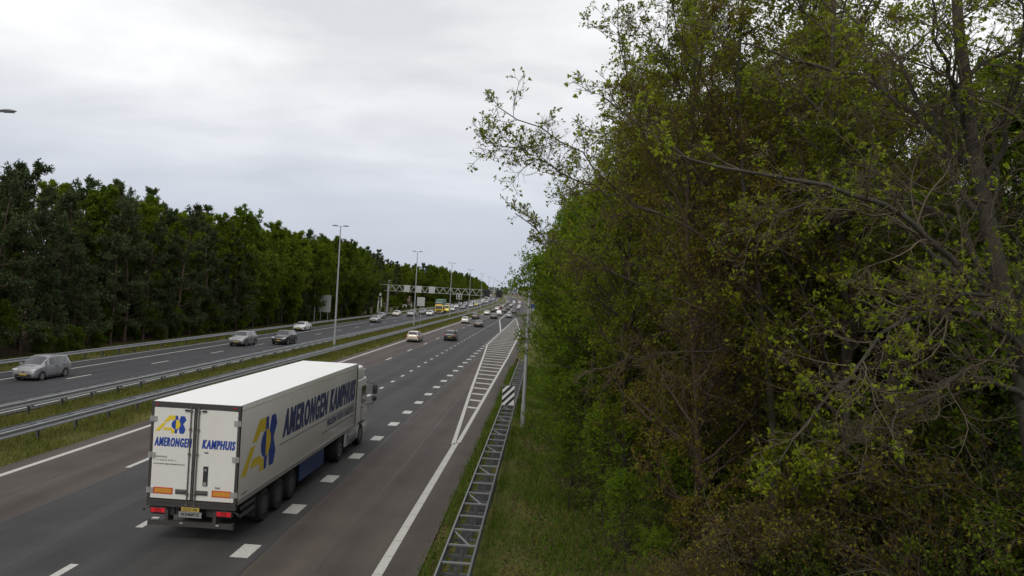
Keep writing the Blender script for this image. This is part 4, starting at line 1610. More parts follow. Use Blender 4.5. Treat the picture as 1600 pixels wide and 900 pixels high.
def leaf_quads(P, size, rng, up=.5, aspect=.55, along=None, sag=0.0):
    n = len(P)
    s = np.asarray(size) * rng.uniform(.6, 1.35, n)
    a = rng.normal(size=(n, 3))
    if along is not None:
        a = a * .8 + along
    a[:, 2] -= sag
    a = norm(a)
    nrm = rng.normal(size=(n, 3))
    nrm[:, 2] += up * 2
    b = norm(np.cross(nrm, a))
    c = np.cross(a, b)
    s = s[:, None]
    V = np.stack([P, P + a * s * .55 + b * s * aspect * .5 + c * s * .08, P + a * s, P + a * s * .5 - b * s * aspect * .5 + c * s * .08], 1).reshape(-1, 3)
    return V, np.arange(4 * n).reshape(-1, 4)


class Geo:
    def __init__(self):
        self.V, self.F, self.n = [], [], 0

    def add(self, VF):
        V, F = VF
        self.V.append(V)
        self.F.append(F + self.n)
        self.n += len(V)

    def mesh(self, name, m, smooth=False):
        return np_mesh(name, np.concatenate(self.V), np.concatenate(self.F), m, smooth)


def along_points(pts, n, tlo, rng, thi=1.0):
    pos, d, t, r, i = spawn(pts, np.zeros(len(pts)), np.zeros(len(pts)), n, tlo, thi, .5, 1.2, rng)
    return pos, d


def broadleaf(h, r, seed, lo, n1, len1, n2, n3, leaves, lsize, m_bark, m_twig, m_leaf, lean=(0, 0), ang=(.6, 1.2), trop=.06, wob=.16, tip_up=.5, droop=0.0, n4=0, twig_r=.004, shape=1.0):
    """one upright tree: trunk with limbs, twigs, and a crown of separate leaves"""
    rng = np.random.default_rng(seed)
    P0 = 12
    tr = grow(np.zeros((1, 3)), np.array([[lean[0], lean[1], 1.0]]), [h], P0, .05, .06, rng)
    bark, twig, leaf = Geo(), Geo(), Geo()
    tr[:, 0, 2] -= .3
    bark.add(tubes(tr, [r], [r * .12], 9, .8))
    pos, d, t, rad, _ = spawn(tr, [r], [r * .12], n1, lo, .97, *ang, rng, .5)
    prof = np.sin(np.clip((t - lo) / (1 - lo), 0.02, 1) ** .75 * math.pi) * .75 + .3
    prof = prof * shape + (1 - shape) * (1.1 - t)
    L1 = len1 * prof * rng.uniform(.65, 1.2, len(t))
    b1 = grow(pos, d, L1, 8, wob * .7, trop - droop, rng)
    ra1 = np.clip(rad * .55, .012, None)
    bark.add(tubes(b1, ra1, ra1 * .18, 5))
    pos, d, t, rad, i = spawn(b1, ra1, ra1 * .18, n2, .18, .98, .4, 1.1, rng, .7)
    L2 = L1[i] * (1.05 - .7 * t) * rng.uniform(.3, .6, len(t))
    b2 = grow(pos, d, L2, 5, wob, trop * .8 - droop, rng)
    ra2 = np.clip(rad * .55, twig_r * 1.6, None)
    twig.add(tubes(b2, ra2, np.full(len(ra2), twig_r), 4))
    pos, d, t, rad, i = spawn(b2, ra2, np.full(len(ra2), twig_r), n3, .15, 1, .4, 1.1, rng, .8)
    L3 = np.clip(L2[i] * rng.uniform(.3, .6, len(t)), .12, .9)
    b3 = grow(pos, d, L3, 4, wob * 1.2, trop * .5 - droop, rng)
    twig.add(tubes(b3, np.full(len(t), twig_r), np.full(len(t), twig_r * .55), 3))
    tips = b3
    if n4:
        pos, d, t, rad, i = spawn(b3, np.full(len(b3), twig_r), np.full(len(b3), twig_r), n4, .2, 1, .4, 1.1, rng)
        b4 = grow(pos, d, np.clip(L3[i] * rng.uniform(.3, .6, len(t)), .08, .5), 3, wob, 0, rng)
        twig.add(tubes(b4, np.full(len(t), twig_r * .7), np.full(len(t), twig_r * .45), 3))
        tips = b4
    if leaves:
        p, dd = along_points(tips, leaves, .35, rng)
        leaf.add(leaf_quads(p + rng.normal(0, lsize * .35, p.shape), lsize, rng, tip_up, .6, dd))
        p, dd = along_points(b2, max(2, leaves // 2), .4, rng)
        leaf.add(leaf_quads(p, lsize, rng, tip_up, .6, dd))
    return dict(trunk=bark.mesh('trunk', m_bark, True), branches=twig.mesh('branches', m_twig), crown=leaf.mesh('crown', m_leaf) if leaf.V else None)


def pine(h, r, seed, lo, n1, len1, m_bark, m_leaf, needle=.27, clumps=13, top_round=True, droop=-.02, per=15):
    """Scots pine: limbs carrying flat tufts of needles"""
    rng = np.random.default_rng(seed)
    tr = grow(np.zeros((1, 3)), np.array([[rng.normal(0, .02), rng.normal(0, .02), 1.0]]), [h], 10, .03, .05, rng)
    tr[:, 0, 2] -= .3
    bark, leaf = Geo(), Geo()
    bark.add(tubes(tr, [r], [r * .1], 8, .8))
    pos, d, t, rad, _ = spawn(tr, [r], [r * .1], n1, lo, 1.0, 1.0, 1.55, rng, .3)
    q = (t - lo) / (1 - lo)
    prof = (np.sqrt(np.clip(1 - q, 0, 1)) * .8 + .25) if top_round else (1.05 - q)
    L1 = len1 * prof * rng.uniform(.6, 1.15, len(t))
    d[:, 2] += .7 * np.clip((q - .6) / .4, 0, 1) ** 1.5 * (1 if top_round else .3)
    b1 = grow(pos, norm(d), L1, 6, .1, .05 + droop, rng)
    ra = np.clip(rad * .4, .012, None)
    bark.add(tubes(b1, ra, ra * .2, 4))
    pos, d, t2, rad, i = spawn(b1, ra, ra * .2, clumps, .3, 1.0, .3, 1.0, rng, .4)
    b2 = grow(pos, d, np.clip(L1[i] * .3 * rng.uniform(.5, 1.2, len(t2)), .2, 1.1), 3, .1, .08 + droop, rng)
    bark.add(tubes(b2, np.full(len(b2), .012), np.full(len(b2), .006), 3))
    p, dd = along_points(b2, per, .1, rng)
    p = p + rng.normal(0, .10, p.shape)
    leaf.add(leaf_quads(p, needle, rng, .3, .42, dd + np.array([0, 0, .35])))
    return dict(trunk=bark.mesh('trunk', m_bark, True), crown=leaf.mesh('crown', m_leaf))


def place_tree(name, parts, label, loc, rz=0.0, scale=1.0, group=None, cat='tree', sz=None):
    o = thing(name, label, cat, loc, rz, group)
    o.scale = (scale, scale, scale * (sz or 1.0))
    for nm, me in parts.items():
        if me is not None:
            link(nm, me, o)
    return o


ML_PINE = leaf_mat('needles_pine', [(0.034, 0.052, 0.018), (0.064, 0.088, 0.03), (0.1, 0.12, 0.045)], .25, .3)
ML_PINE2 = leaf_mat('needles_bluish', [(0.036, 0.052, 0.024), (0.066, 0.088, 0.038), (0.1, 0.122, 0.056)], .25, .3)
ML_BIRCH = leaf_mat('leaves_fresh_green', [(0.08, 0.12, 0.010), (0.13, 0.185, 0.014), (0.19, 0.24, 0.022)], .45, .25)
ML_BEECH = leaf_mat('leaves_mid_green', [(0.055, 0.09, 0.010), (0.09, 0.14, 0.013), (0.14, 0.185, 0.02)], .45, .25)
ML_SPRUCE = leaf_mat('needles_spruce', [(0.022, 0.036, 0.018), (0.042, 0.06, 0.03)], .1, .2)
ML_BUD = leaf_mat('leaves_budding_brown', [(0.13, 0.075, 0.022), (0.17, 0.125, 0.024), (0.19, 0.18, 0.022), (0.2, 0.22, 0.024)], .45, .2)
ML_OLIVE = leaf_mat('leaves_olive', [(0.12, 0.14, 0.012), (0.18, 0.21, 0.016), (0.28, 0.31, 0.028)], .6, .2)
ML_OAK = leaf_mat('leaves_oak_yellow_green', [(0.14, 0.175, 0.014), (0.21, 0.26, 0.02), (0.3, 0.34, 0.035)], .62, .12)
ML_LIME = leaf_mat('leaves_bright_green', [(0.08, 0.14, 0.010), (0.13, 0.215, 0.014), (0.2, 0.28, 0.025)], .5, .15)
ML_DARK = leaf_mat('leaves_dark_evergreen', [(0.018, 0.034, 0.012), (0.036, 0.056, 0.018), (0.06, 0.08, 0.03)], .2, .3)
ML_IVY = leaf_mat('leaves_ivy', [(0.03, 0.055, 0.012), (0.065, 0.1, 0.02), (0.11, 0.14, 0.034)], .2, .2)

# ------------------------------------------------------------------ the wood on the left
KIND_L = {
    'pine_a': pine(16.2, .18, 101, .22, 74, 2.6, M_BARK_B, ML_PINE),
    'pine_b': pine(15.5, .18, 102, .12, 56, 3.1, M_BARK_B, ML_PINE2),
    'pine_c': pine(17.0, .2, 103, .30, 66, 2.5, M_BARK_B, ML_PINE),
    'young_pine': pine(8.5, .11, 107, .03, 48, 2.5, M_BARK_B, ML_PINE2, needle=.22, top_round=False),
    'spruce': pine(17.0, .19, 104, .05, 80, 3.0, M_BARK_D, ML_SPRUCE, needle=.2, clumps=12, top_round=False, droop=-.10),
    'birch': broadleaf(16.0, .11, 105, .06, 52, 4.2, 11, 5, 9, .2, M_BARK_G, M_TWIG_B, ML_BIRCH, ang=(.45, 1.0), droop=.0, twig_r=.008),
    'beech': broadleaf(15.0, .15, 106, .04, 56, 4.6, 11, 5, 9, .22, M_BARK_G, M_TWIG_B, ML_BEECH, ang=(.6, 1.2), twig_r=.008),
}
SHRUB_L = broadleaf(3.6, .05, 108, .03, 40, 2.3, 8, 5, 7, .19, M_BARK_D, M_TWIG_B, ML_BEECH, ang=(.4, 1.1), twig_r=.006)
LAB_L = {'pine_a': ('pine_tree', 'tall dark Scots pine in the wood left of the motorway', 'pines in the left-hand wood'),
         'pine_b': ('pine_tree', 'dark bushy pine in the wood left of the motorway', 'bushy pines in the left-hand wood'),
         'pine_c': ('pine_tree', 'high-crowned dark pine rising above the left-hand wood', 'high pines in the left-hand wood'),
         'young_pine': ('pine_tree', 'low grey-green young pine at the front of the left-hand wood', 'young pines in the left-hand wood'),
         'spruce': ('spruce_tree', 'pointed dark spruce in the wood left of the motorway', 'spruces in the left-hand wood'),
         'birch': ('birch_tree', 'fresh green birch in the wood left of the motorway', 'birches in the left-hand wood'),
         'beech': ('beech_tree', 'green leafy tree in the wood left of the motorway', 'leafy trees in the left-hand wood')}
rl = random.Random(8)


def left_zone(y):
    for lim, txt in ((72, 'above the silver car'), (100, 'behind the grey crossover'), (130, 'behind the white saloon'), (172, 'around the large grey board'),
                     (206, 'just before the gantry'), (345, 'behind the side road'), (480, 'beyond the gantry')):
        if y < lim:
            return txt
    return 'near the horizon'


def left_tree(kind, lat, y, sc, row):
    nm, lb, gr = LAB_L[kind]
    lb = lb.split(' in the wood')[0].split(' at the front')[0].split(' rising')[0]
    lb = '%s, %s on the left, %s' % (lb, ('front row', 'second row', 'third row', 'fourth row', 'back row', 'back row')[row], left_zone(y))
    place_tree(nm, KIND_L[kind], lb, (lat + devf(y), y, -.4), rl.uniform(0, 6.28), sc, gr, sz=rl.uniform(.93, 1.1))


rows = [(-45.4, 3.8, ['young_pine', 'young_pine', 'young_pine', 'pine_b', 'beech']),
        (-48.6, 4.0, ['pine_b', 'pine_b', 'beech', 'birch', 'young_pine', 'spruce']),
        (-52.6, 4.6, ['pine_a', 'pine_b', 'birch', 'beech', 'pine_b']),
        (-57.5, 5.0, ['pine_a', 'pine_c', 'birch', 'pine_b']),
        (-63.5, 6.0, ['pine_c', 'pine_a', 'pine_b', 'beech']),
        (-71.5, 7.0, ['spruce', 'beech', 'pine_b'])]
for ri, (lat, sp, ks) in enumerate(rows):
    y = 22.0 + ri * 4
    while y < 1150:
        mult = 1.0 if y < 200 else (1.5 if y < 340 else (2.4 if y < 600 else 4.5))
        la = lat + rl.uniform(-1.3, 1.3) * (1 if ri else .5)
        # the side road cuts behind the far verge for a stretch
        clear = 205 < y < 330 and la > -56
        if not clear:
            w = list(ks)
            # pines rule near the bridge, broadleaves further along
            if y < 108:
                w = ['pine_b', 'pine_a', 'pine_b', 'young_pine', 'beech', 'birch'] if ri else ['young_pine', 'pine_b']
                if ri > 2:
                    w = ['pine_a', 'pine_c', 'beech', 'birch']
            elif y < 170:
                w += ['birch', 'beech', 'birch']
            elif y > 250:
                w += ['birch', 'birch', 'beech']
            k = rl.choice(w)
            if ri == 0 and y > 150 and k == 'young_pine':
                k = 'beech'
            left_tree(k, la, y, (1.0 if y < 88 else 1.0) * rl.uniform(.88, 1.08) * (1.04 if ri >= 2 else 1.0), ri)
        y += sp * mult * rl.uniform(.75, 1.25)
# shrubs at the foot of the wood
for i in range(150):
    y = 44 + i * 2.3 + rl.uniform(-2, 2)
    la = rl.uniform(-47.5, -44.0) if i % 3 else rl.uniform(-55, -48)
    if 200 < y < 335:
        if i % 2:
            continue
        la = rl.uniform(-57, -54) if i % 4 else -45.2
    place_tree('shrub', {'stems': SHRUB_L['trunk'], 'branches': SHRUB_L['branches'], 'crown': SHRUB_L['crown']}, 'green shrub at the foot of the left wood, ' + left_zone(y), (la + devf(y), y, -.4), rl.uniform(0, 6.28),
               rl.uniform(.75, 1.5) if la < -45.4 else rl.uniform(.35, .6), 'shrubs at the foot of the left-hand wood', 'shrub')

LIMBS = {
    'trunkA': [(8.03, 12.42, 3.58), (7.41, 12.53, 6.97), (7.09, 12.64, 8.28), (6.64, 12.74, 10.13), (6.43, 12.96, 12.16), (6.26, 13.18, 14.47)],
    'A1': [(7.22, 12.53, 7.57), (6.15, 12.1, 8.32), (5.51, 11.88, 9.0), (4.45, 11.66, 9.3), (3.52, 11.45, 9.41), (2.49, 11.45, 9.5), (1.35, 11.45, 9.95), (0.66, 11.45, 10.52)],
    'A2': [(7.63, 12.42, 6.39), (6.96, 12.1, 7.77), (6.13, 11.66, 7.97), (5.33, 11.34, 7.79), (4.66, 11.02, 7.35)],
    'A3': [(7.5, 12.42, 6.98), (6.56, 11.88, 7.66), (5.57, 11.45, 7.71), (4.7, 11.12, 7.39), (3.83, 10.8, 6.39), (3.2, 10.58, 5.52)],
    'A4': [(6.96, 12.64, 8.79), (6.38, 12.96, 10.15), (6.04, 13.5, 11.43), (5.42, 14.04, 12.57), (4.52, 14.58, 13.53)],
    'A5': [(6.78, 12.64, 9.4), (7.0, 12.42, 10.6), (6.95, 12.1, 11.71), (6.65, 11.88, 12.98)],
    'A6': [(6.76, 12.74, 9.72), (6.29, 13.5, 10.79), (5.32, 14.26, 11.82), (4.03, 15.12, 12.36), (2.61, 15.66, 13.08)],
    'A7': [(6.56, 12.74, 10.54), (5.78, 12.2, 11.48), (5.42, 11.88, 12.62)],
    'A8': [(7.16, 12.64, 8.08), (6.6, 13.28, 9.24), (5.57, 14.04, 9.83), (4.15, 14.58, 9.36), (3.0, 15.12, 8.61)],
    'A9': [(7.48, 12.42, 6.38), (6.32, 12.1, 6.85), (5.38, 11.88, 6.14), (4.28, 11.45, 5.59)],
    'trunkB': [(5.28, 17.28, 0.56), (5.14, 17.28, 4.49), (4.8, 17.39, 7.28), (4.28, 17.5, 9.67), (4.04, 17.71, 12.28), (4.07, 17.93, 15.4)],
    'B1': [(4.71, 17.39, 7.7), (3.6, 16.85, 8.95), (2.15, 16.42, 9.37), (1.16, 16.2, 9.96), (0.19, 15.98, 10.79), (-0.6, 15.88, 11.04), (-1.15, 15.77, 11.3)],
    'B2': [(2.28, 16.42, 9.38), (1.31, 16.09, 9.62), (0.23, 15.88, 10.08), (-0.7, 15.77, 10.4), (-1.2, 15.66, 10.5)],
    'B3': [(4.29, 17.5, 9.39), (2.67, 16.74, 10.59), (1.59, 16.2, 11.76), (1.12, 15.98, 12.85), (1.15, 15.88, 13.34)],
    'B4': [(4.82, 17.39, 7.0), (3.13, 16.85, 7.48), (1.42, 16.42, 8.06), (0.05, 16.2, 8.64), (-.7, 15.98, 9.2)],
    'B5': [(4.08, 17.6, 11.1), (3.08, 17.28, 12.54), (2.41, 17.06, 13.83), (2.19, 16.85, 14.84)],
    'B6': [(4.19, 17.6, 10.39), (5.25, 17.82, 11.93), (6.13, 18.14, 13.83)],
    'B7': [(4.85, 17.39, 6.43), (3.57, 16.74, 6.62), (2.02, 16.2, 6.38), (0.71, 15.98, 5.93)],
}


def resample(poly, P, rng, jit=.05):
    p = np.array(poly, float)
    s = np.concatenate([[0], np.cumsum(np.linalg.norm(np.diff(p, axis=0), axis=1))])
    # smooth the corners with a little subdivision
    t = np.linspace(0, s[-1], P)
    q = np.stack([np.interp(t, s, p[:, k]) for k in range(3)], -1)
    for _ in range(2):
        q[1:-1] = q[1:-1] * .5 + (q[:-2] + q[2:]) * .25
    q[1:-1] += rng.normal(0, jit, q[1:-1].shape)
    return q, s[-1]


def hero(trunk, limbs, r_trunk, seed, base, n2, n3, n4, leaves, lsize, m_bark, m_twig, m_leaf, len2=1.9, dead=(), live_share=.5):
    """a tree near the camera: limbs laid out one by one, then boughs, twigs and separate leaves"""
    rng = np.random.default_rng(seed)
    bark, twig, leaf = Geo(), Geo(), Geo()
    P = 16
    org = np.array(base, float)
    tp, _ = resample([tuple(org)] + list(LIMBS[trunk]), 20, rng, .02)
    bark.add(tubes((tp - org)[None], [r_trunk], [r_trunk * .25], 12, .9))
    pts, rad, lens, dd = [], [], [], []
    for nm in limbs:
        q, ln = resample(LIMBS[nm], P, rng, .045)
        pts.append(q - org)
        lens.append(ln)
        dd.append(nm in dead)
        rad.append(r_trunk * (.28 if ln > 5 else .25))
    pts, rad, lens = np.array(pts), np.array(rad), np.array(lens)
    bark.add(tubes(pts, rad, np.full(len(rad), .010), 7, .75))
    # the trunk also throws limbs upward, out of view
    pos, d, t, r0, i = spawn((tp - org)[None], [r_trunk], [r_trunk * .25], 9, .45, 1.0, .5, 1.1, rng)
    ex = grow(pos, d, rng.uniform(2.2, 4.2, len(t)), P, .12, .05, rng)
    bark.add(tubes(ex, r0 * .4, np.full(len(t), .01), 6))
    pts = np.concatenate([pts, ex])
    rad = np.concatenate([rad, r0 * .4])
    lens = np.concatenate([lens, np.full(len(t), 3.2)])
    n_dead = np.array(dd + [False] * len(t))
    tl = .012
    pos, d, t, r2, i = spawn(pts, rad, np.full(len(rad), tl), n2, .12, 1.0, .35, 1.15, rng, .8)
    L2 = len2 * (1.15 - .75 * t) * rng.uniform(.45, 1.15, len(t))
    b2 = grow(pos, d, L2, 9, .17, .02, rng)
    r2 = np.clip(r2 * .4, .006, .022)
    twig.add(tubes(b2, r2, np.full(len(r2), .004), 4))
    d2 = n_dead[i]
    pos, d, t, r3, i = spawn(b2, r2, np.full(len(r2), .004), n3, .12, 1.0, .4, 1.15, rng, .8)
    L3 = L2[i] * (1.1 - .6 * t) * rng.uniform(.25, .55, len(t))
    b3 = grow(pos, d, L3, 6, .2, .02, rng)
    r3 = np.clip(r3 * .6, .004, .012)
    twig.add(tubes(b3, r3, np.full(len(r3), .0028), 4))
    d3 = d2[i]
    pos, d, t, r4, i = spawn(b3, r3, np.full(len(r3), .0028), n4, .15, 1.0, .4, 1.1, rng, .8)
    L4 = np.clip(L3[i] * rng.uniform(.25, .6, len(t)), .06, .5)
    b4 = grow(pos, d, L4, 4, .22, .02, rng)
    twig.add(tubes(b4, np.full(len(t), .0034), np.full(len(t), .002), 3))
    d4 = d3[i]
    # leaves open in small tufts at the twig ends; some twigs are still in bud
    live = (~d4) & (rng.random(len(b4)) < live_share)
    tips = b4[live][:, -1]
    dirs = norm(b4[live][:, -1] - b4[live][:, -2])
    k = leaves
    p = np.repeat(tips, k, 0) + rng.normal(0, .012, (len(tips) * k, 3))
    leaf.add(leaf_quads(p, lsize, rng, .6, .55, np.repeat(dirs, k, 0)))
    live3 = b3[(~d3)]
    p, da = along_points(live3, 1, .4, rng)
    leaf.add(leaf_quads(p, lsize * .85, rng, .6, .55, da))
    return dict(trunk=bark.mesh('trunk', m_bark, True), branches=twig.mesh('branches', m_twig), crown=leaf.mesh('crown', m_leaf))


# ------------------------------------------------------------------ the wood on the right
bA, bB = (8.6, 12.5, 0), (5.3, 17.3, 0)
place_tree('oak_tree', hero('trunkA', ['A1', 'A2', 'A3', 'A4', 'A5', 'A6', 'A7', 'A8', 'A9'], .235, 31, bA, 24, 9, 5, 4, .072, M_BARK_G, M_TWIG, ML_OAK, 1.9, ('A9',), .27),
           'thick-trunked oak with long bare limbs at the right edge of the picture', bA)
place_tree('oak_tree', hero('trunkB', ['B1', 'B2', 'B3', 'B4', 'B5', 'B6', 'B7'], .105, 32, bB, 26, 9, 5, 4, .066, M_BARK_D, M_TWIG_B, ML_OAK, 1.7, ('B7',), .38),
           'budding tree whose thin boughs reach left across the sky above the road', bB)

MID = {
    'olive': broadleaf(15.5, .13, 201, .16, 52, 3.6, 12, 7, 6, .09, M_BARK_D, M_TWIG_B, ML_OLIVE, ang=(.45, 1.15), n4=0, twig_r=.005),
    'bud': broadleaf(14.5, .11, 202, .08, 56, 3.4, 12, 7, 6, .07, M_BARK_B, M_TWIG_B, ML_BUD, ang=(.5, 1.2), n4=0, twig_r=.005),
    'bare': broadleaf(13.0, .10, 203, .05, 48, 3.4, 11, 7, 1, .06, M_BARK_G, M_TWIG, ML_BUD, ang=(.6, 1.4), n4=2, trop=.0, twig_r=.0045),
    'green': broadleaf(13.0, .13, 204, .24, 54, 3.9, 12, 7, 7, .125, M_BARK_D, M_TWIG_B, ML_LIME, ang=(.6, 1.3), trop=.02, n4=0, twig_r=.005),
    'holly': broadleaf(8.0, .10, 205, .04, 56, 2.8, 11, 6, 6, .11, M_BARK_D, M_TWIG_B, ML_DARK, ang=(.6, 1.3), n4=0, twig_r=.005),
}
SHRUB = broadleaf(4.2, .05, 206, .03, 40, 2.3, 8, 5, 5, .075, M_BARK_D, M_TWIG_B, ML_BEECH, ang=(.5, 1.25), n4=0, twig_r=.004)
SHRUB_G = broadleaf(4.6, .06, 207, .03, 42, 2.4, 9, 5, 5, .085, M_BARK_D, M_TWIG_B, ML_LIME, ang=(.5, 1.25), n4=0, twig_r=.004)
BRAMBLE = broadleaf(2.4, .03, 208, .02, 40, 2.2, 8, 4, 2, .05, M_BARK_B, M_TWIG, ML_BUD, ang=(.4, 1.3), n4=2, trop=-.02, twig_r=.0035)
LAB_R = {'olive': ('woodland_tree', 'slender olive-leaved tree in the right-hand wood', 'olive-leaved trees in the right-hand wood'),
         'bud': ('woodland_tree', 'brownish budding tree in the right-hand wood', 'budding trees in the right-hand wood'),
         'bare': ('woodland_tree', 'nearly leafless grey-twigged tree in the right-hand wood', 'bare trees in the right-hand wood'),
         'green': ('woodland_tree', 'bright green leafy tree along the edge of the right-hand wood', 'leafy trees in the right-hand wood'),
         'holly': ('evergreen_tree', 'dark dense evergreen under the right-hand trees', 'evergreens under the right-hand trees')}
rr = random.Random(77)


def right_zone(x, y):
    if y > 85:
        return 'far along the verge'
    if x < 4:
        return 'at the verge, ' + ('behind the pole' if y > 44 else 'before the pole')
    a = x / y
    return ('just inside the verge' if a < .16 else 'middle of the wood' if a < .3 else 'left of the ivy-clad trunk' if a < .5 else 'behind the thick-trunked oak') + (', deep in' if y > 38 else ', near')


def right_tree(kind, x, y, sc, label=None, rz=None):
    nm, lb, gr = LAB_R[kind]
    lb = lb.split(' in the right')[0].split(' along the edge')[0].split(' under the')[0] + ' on the right, ' + right_zone(x, y)
    return place_tree(nm, MID[kind], label or lb, (x + devf(y), y, lat_z(x) - .05), rr.uniform(0, 6.28) if rz is None else rz, sc, gr, sz=rr.uniform(.92, 1.1))


right_tree('green', 1.4, 37.5, .90, 'bright green leafy tree overhanging the top of the roadside pole')
right_tree('green', 2.2, 33.0, .84)
right_tree('green', 2.6, 48, .95)
right_tree('olive', 2.4, 60, .95)
right_tree('green', 2.2, 72, .95)
right_tree('olive', 2.9, 24.6, .85)
right_tree('green', 4.4, 27.3, .8)
right_tree('green', 9.3, 14.6, .88, 'bright green leafy tree showing behind the thick-trunked oak')
right_tree('olive', 4.9, 25.8, 1.12)
right_tree('bud', 6.0, 21.4, 1.15)
right_tree('olive', 3.8, 30.6, .95)
right_tree('bud', 7.6, 18.4, 1.0)
right_tree('olive', 8.4, 21.0, 1.0)
right_tree('olive', 6.3, 16.0, 1.08, 'olive-leaved tree between the slim boughs and the thick-trunked oak')
right_tree('bud', 10.0, 20.0, .9)
right_tree('olive', 12.0, 19.0, .85)
right_tree('olive', 7.0, 24.0, 1.25)
right_tree('bud', 4.0, 18.9, .95)
right_tree('holly', 6.9, 22.8, .9)
right_tree('holly', 4.6, 28.6, .8)
right_tree('holly', 9.3, 19.2, 1.0)
right_tree('holly', 10.9, 17.4, 1.0)
right_tree('holly', 7.2, 27, 1.0)
right_tree('olive', 2.95, 28.7, .86, 'slim tree with a straight brown trunk near the verge, yellow-green crown')
right_tree('olive', 4.3, 21.6, .85, 'slim dark-trunked olive-leaved tree between the verge and the ivy-clad trunk')
right_tree('green', 4.7, 33, 1.0)
right_tree('olive', 6.6, 24.5, 1.0)
right_tree('bare', 6.3, 19.6, .9, 'grey bare-twigged tree just left of the ivy-clad trunk')
right_tree('bare', 9.6, 17.2, .95)
right_tree('olive', 10.5, 15.4, .75)
spots = [(2.95, 28.7), (4.3, 21.6), (4.7, 33), (6.6, 24.5), (6.3, 19.6), (9.6, 17.2), (10.5, 15.4), (2.9, 38.5), (3.6, 52), (8.1, 15.2), (5.3, 17.3), (1.4, 37.5), (2.2, 33), (2.9, 24.6), (4.9, 25.8), (6, 21.4), (3.8, 30.6), (7.6, 18.4), (8.4, 21), (2.6, 48), (2.4, 60), (2.2, 72)]
tries = 0
while len(spots) < 125 and tries < 4000:
    tries += 1
    y = 14 + 66 * rr.random() ** 1.2
    x = rr.uniform(2.6, 8 + y * .62)
    if min((x - a) ** 2 + (y - b) ** 2 for a, b in spots) < (1.75 + y * .012) ** 2:
        continue
    if y < 20 and x < 6.5:
        continue
    spots.append((x, y))
    k = rr.choice(['bud', 'bud', 'olive', 'olive', 'bare', 'holly', 'green'] if y < 45 else ['green', 'olive', 'bud', 'holly'])
    if k == 'green' and x > 9:
        k = 'holly'
    right_tree(k, x, y, rr.uniform(.9, 1.15) * ((1.15 if x / y < .33 else .8) if y < 40 and k != 'holly' else 1))
y = 88
while y < 1150:
    for x in (2.6, 7.5):
        right_tree(rr.choice(['green', 'olive', 'green']), x + rr.uniform(-.6, 1.2), y + rr.uniform(-3, 3), rr.uniform(.9, 1.12))
    y += 9 if y < 200 else (14 if y < 500 else 26)


def bush(me, x, y, sc, label, group, name='shrub'):
    place_tree(name, {'stems': me['trunk'], 'branches': me['branches'], 'crown': me['crown']}, label, (x + devf(y), y, lat_z(x) - .05), rr.uniform(0, 6.28), sc, group, 'shrub')


for x, y, sc in [(1.7, 31, .9), (2.3, 26.5, .75), (1.9, 36, 1.05), (2.4, 42, 1.2), (1.6, 48, 1.15), (2.1, 56, 1.3), (1.8, 64, 1.4), (2.4, 75, 1.6), (2, 90, 1.7), (3.4, 24.0, .8), (2.5, 21.4, .55), (3.9, 20.9, .7), (4.9, 22.4, .85), (3.2, 27.6, .9), (1.2, 27.8, .6), (1.1, 33.5, .8), (5.3, 19.4, .75), (6.4, 24.6, 1.0), (3.0, 18.9, .42)]:
    bush(SHRUB_G, x, y, sc, 'bright green leafy bush along the verge behind the roadside pole', 'bright bushes along the verge')
for x, y, sc in [(3.4, 20.2, .62), (4.9, 23.2, .8), (5.6, 27.5, .95), (7.6, 21.3, .9), (8.9, 14.2, .8), (7.1, 16.4, .75), (10.4, 19, 1.0), (6.1, 14.6, .55), (9.2, 24, 1.1), (12, 16, 1.0), (12.5, 22, 1.1), (9.7, 12.6, .7), (11.3, 13.6, .9), (6.2, 31, 1.1), (7.3, 13.6, .95), (8.2, 16.4, 1.2), (9.9, 14.4, 1.2), (6.4, 17.6, 1.1), (7.6, 15.0, 1.0), (9.0, 18.0, 1.4), (11.0, 16.0, 1.4), (5.2, 15.6, .7), (8.8, 12.2, .9)]:
    bush(SHRUB, x, y, sc, 'dull green bush on the shaded bank, ' + right_zone(x, y).split(',')[0], 'bushes under the right-hand trees')
for x, y, sc in [(2.6, 18.3, .5), (3.6, 17.0, .55), (4.6, 15.0, .7), (5.4, 13.4, .75), (6.7, 12.4, .9), (7.9, 11.6, .9), (3.2, 23, .6), (4.4, 19, .7), (5.7, 18.3, .8), (7.0, 18.4, .8), (8.3, 17.6, .9), (6.0, 22.3, .9), (8.2, 13.2, 1.0), (9.4, 15.3, 1.0), (4.2, 26, .8), (8.6, 15.0, 1.7), (7.4, 14.2, 1.5), (9.6, 13.4, 1.7), (6.6, 15.8, 1.5), (10.4, 16.2, 1.8), (5.6, 16.6, 1.3), (8.0, 18.6, 1.8), (3.9, 16.4, .8), (4.9, 17.6, 1.1)]:
    bush(BRAMBLE, x, y, sc, 'tangle of brown bramble stems on the bank, ' + right_zone(x, y).split(',')[0], 'brambles under the right-hand trees', 'bramble')

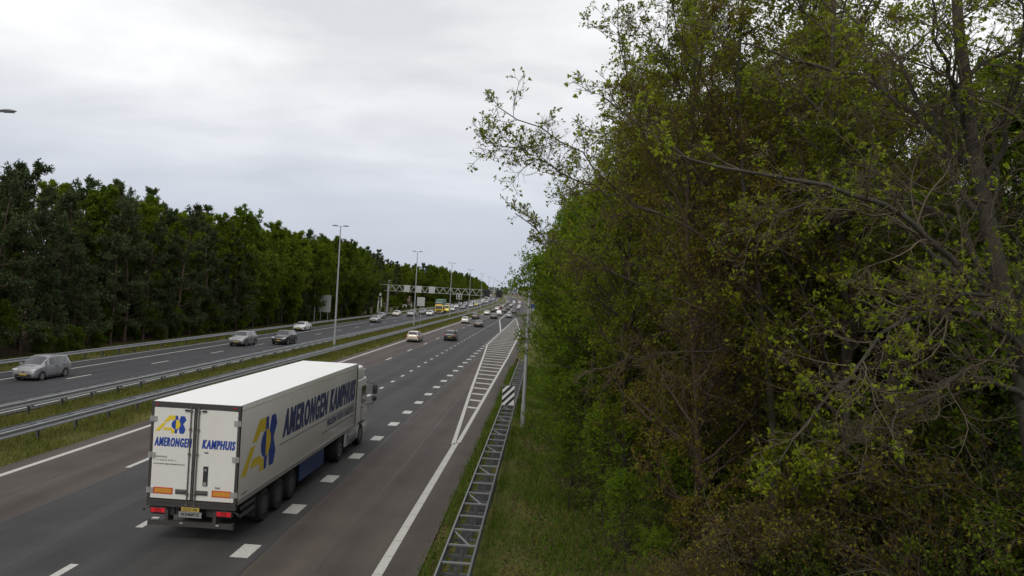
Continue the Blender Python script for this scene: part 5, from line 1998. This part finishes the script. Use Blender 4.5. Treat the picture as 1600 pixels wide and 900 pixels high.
# ivy-clad trunk
rng = np.random.default_rng(55)
iv = thing('ivy_clad_tree', 'tree trunk wrapped in pale green ivy near the right edge', 'tree', (8.1, 15.2, .2))
tp = grow(np.zeros((1, 3)), np.array([[.0, 0, 1.0]]), [13.5], 14, .03, .05, rng)
b = Geo()
tp[:, 0, 2] -= .4
b.add(tubes(tp, [.19], [.07], 10))
pos, d, t, r0, i = spawn(tp, [.19], [.07], 16, .5, 1, .5, 1.1, rng)
b1 = grow(pos, d, rng.uniform(1.2, 3, len(t)), 8, .12, .04, rng)
b.add(tubes(b1, np.full(len(t), .03), np.full(len(t), .006), 5))
pos, d, t, r0, i = spawn(b1, np.full(len(b1), .02), np.full(len(b1), .006), 10, .2, 1, .4, 1.1, rng)
b2 = grow(pos, d, rng.uniform(.3, 1.0, len(t)), 5, .15, .02, rng)
b.add(tubes(b2, np.full(len(t), .007), np.full(len(t), .003), 3))
link('trunk', b.mesh('trunk', M_BARK_G, True), iv)
n = 3600
tt = rng.random(n) ** .8 * .62
k = tt * 13
ii = np.clip(k.astype(int), 0, 12)
f = (k - ii)[:, None]
c = tp[0, ii] * (1 - f) + tp[0, ii + 1] * f
an = rng.uniform(0, 2 * math.pi, n)
rad = (.19 - .1 * tt) + rng.gamma(1.4, .05, n)
outw = np.stack([np.cos(an), np.sin(an), np.zeros(n)], -1)
P = c + outw * rad[:, None]
V, F = leaf_quads(P, .10, rng, .0, .85, outw * .6 + np.array([0, 0, -.8]))
link('ivy', np_mesh('ivy', V, F, ML_IVY), iv)

# a belt of trees closes the view where the motorway leaves it
for i in range(75):
    la, y = -150 + i * 3.4 + rl.uniform(-2, 2), 1545 + rl.uniform(-25, 25)
    k = rl.choice(['birch', 'beech', 'pine_a', 'pine_b'])
    place_tree(LAB_L[k][0], KIND_L[k], 'tiny distant tree closing the view at the end of the motorway', (la + devf(y), y, -.2), rl.uniform(0, 6.28), rl.uniform(.9, 1.15), 'distant trees at the horizon')

# things alike are told apart by their order from the bridge
ORDINALS = ['nearest', 'second nearest', 'third nearest', 'fourth nearest', 'fifth nearest', 'sixth nearest', 'seventh nearest', 'eighth nearest', 'ninth nearest', 'tenth nearest', 'eleventh nearest', 'twelfth nearest']
byl = {}
for o in COL.objects:
    if o.parent is None and 'label' in o and 'category' in o:
        byl.setdefault(o['label'], []).append(o)
for lb, os_ in byl.items():
    if len(os_) > 1:
        os_.sort(key=lambda q: q.location.x ** 2 + q.location.y ** 2)
        for k, o in enumerate(os_):
            new = lb + ', ' + (ORDINALS[k] if k < len(ORDINALS) else 'further off')
            if len(new.split()) <= 16:
                o['label'] = new
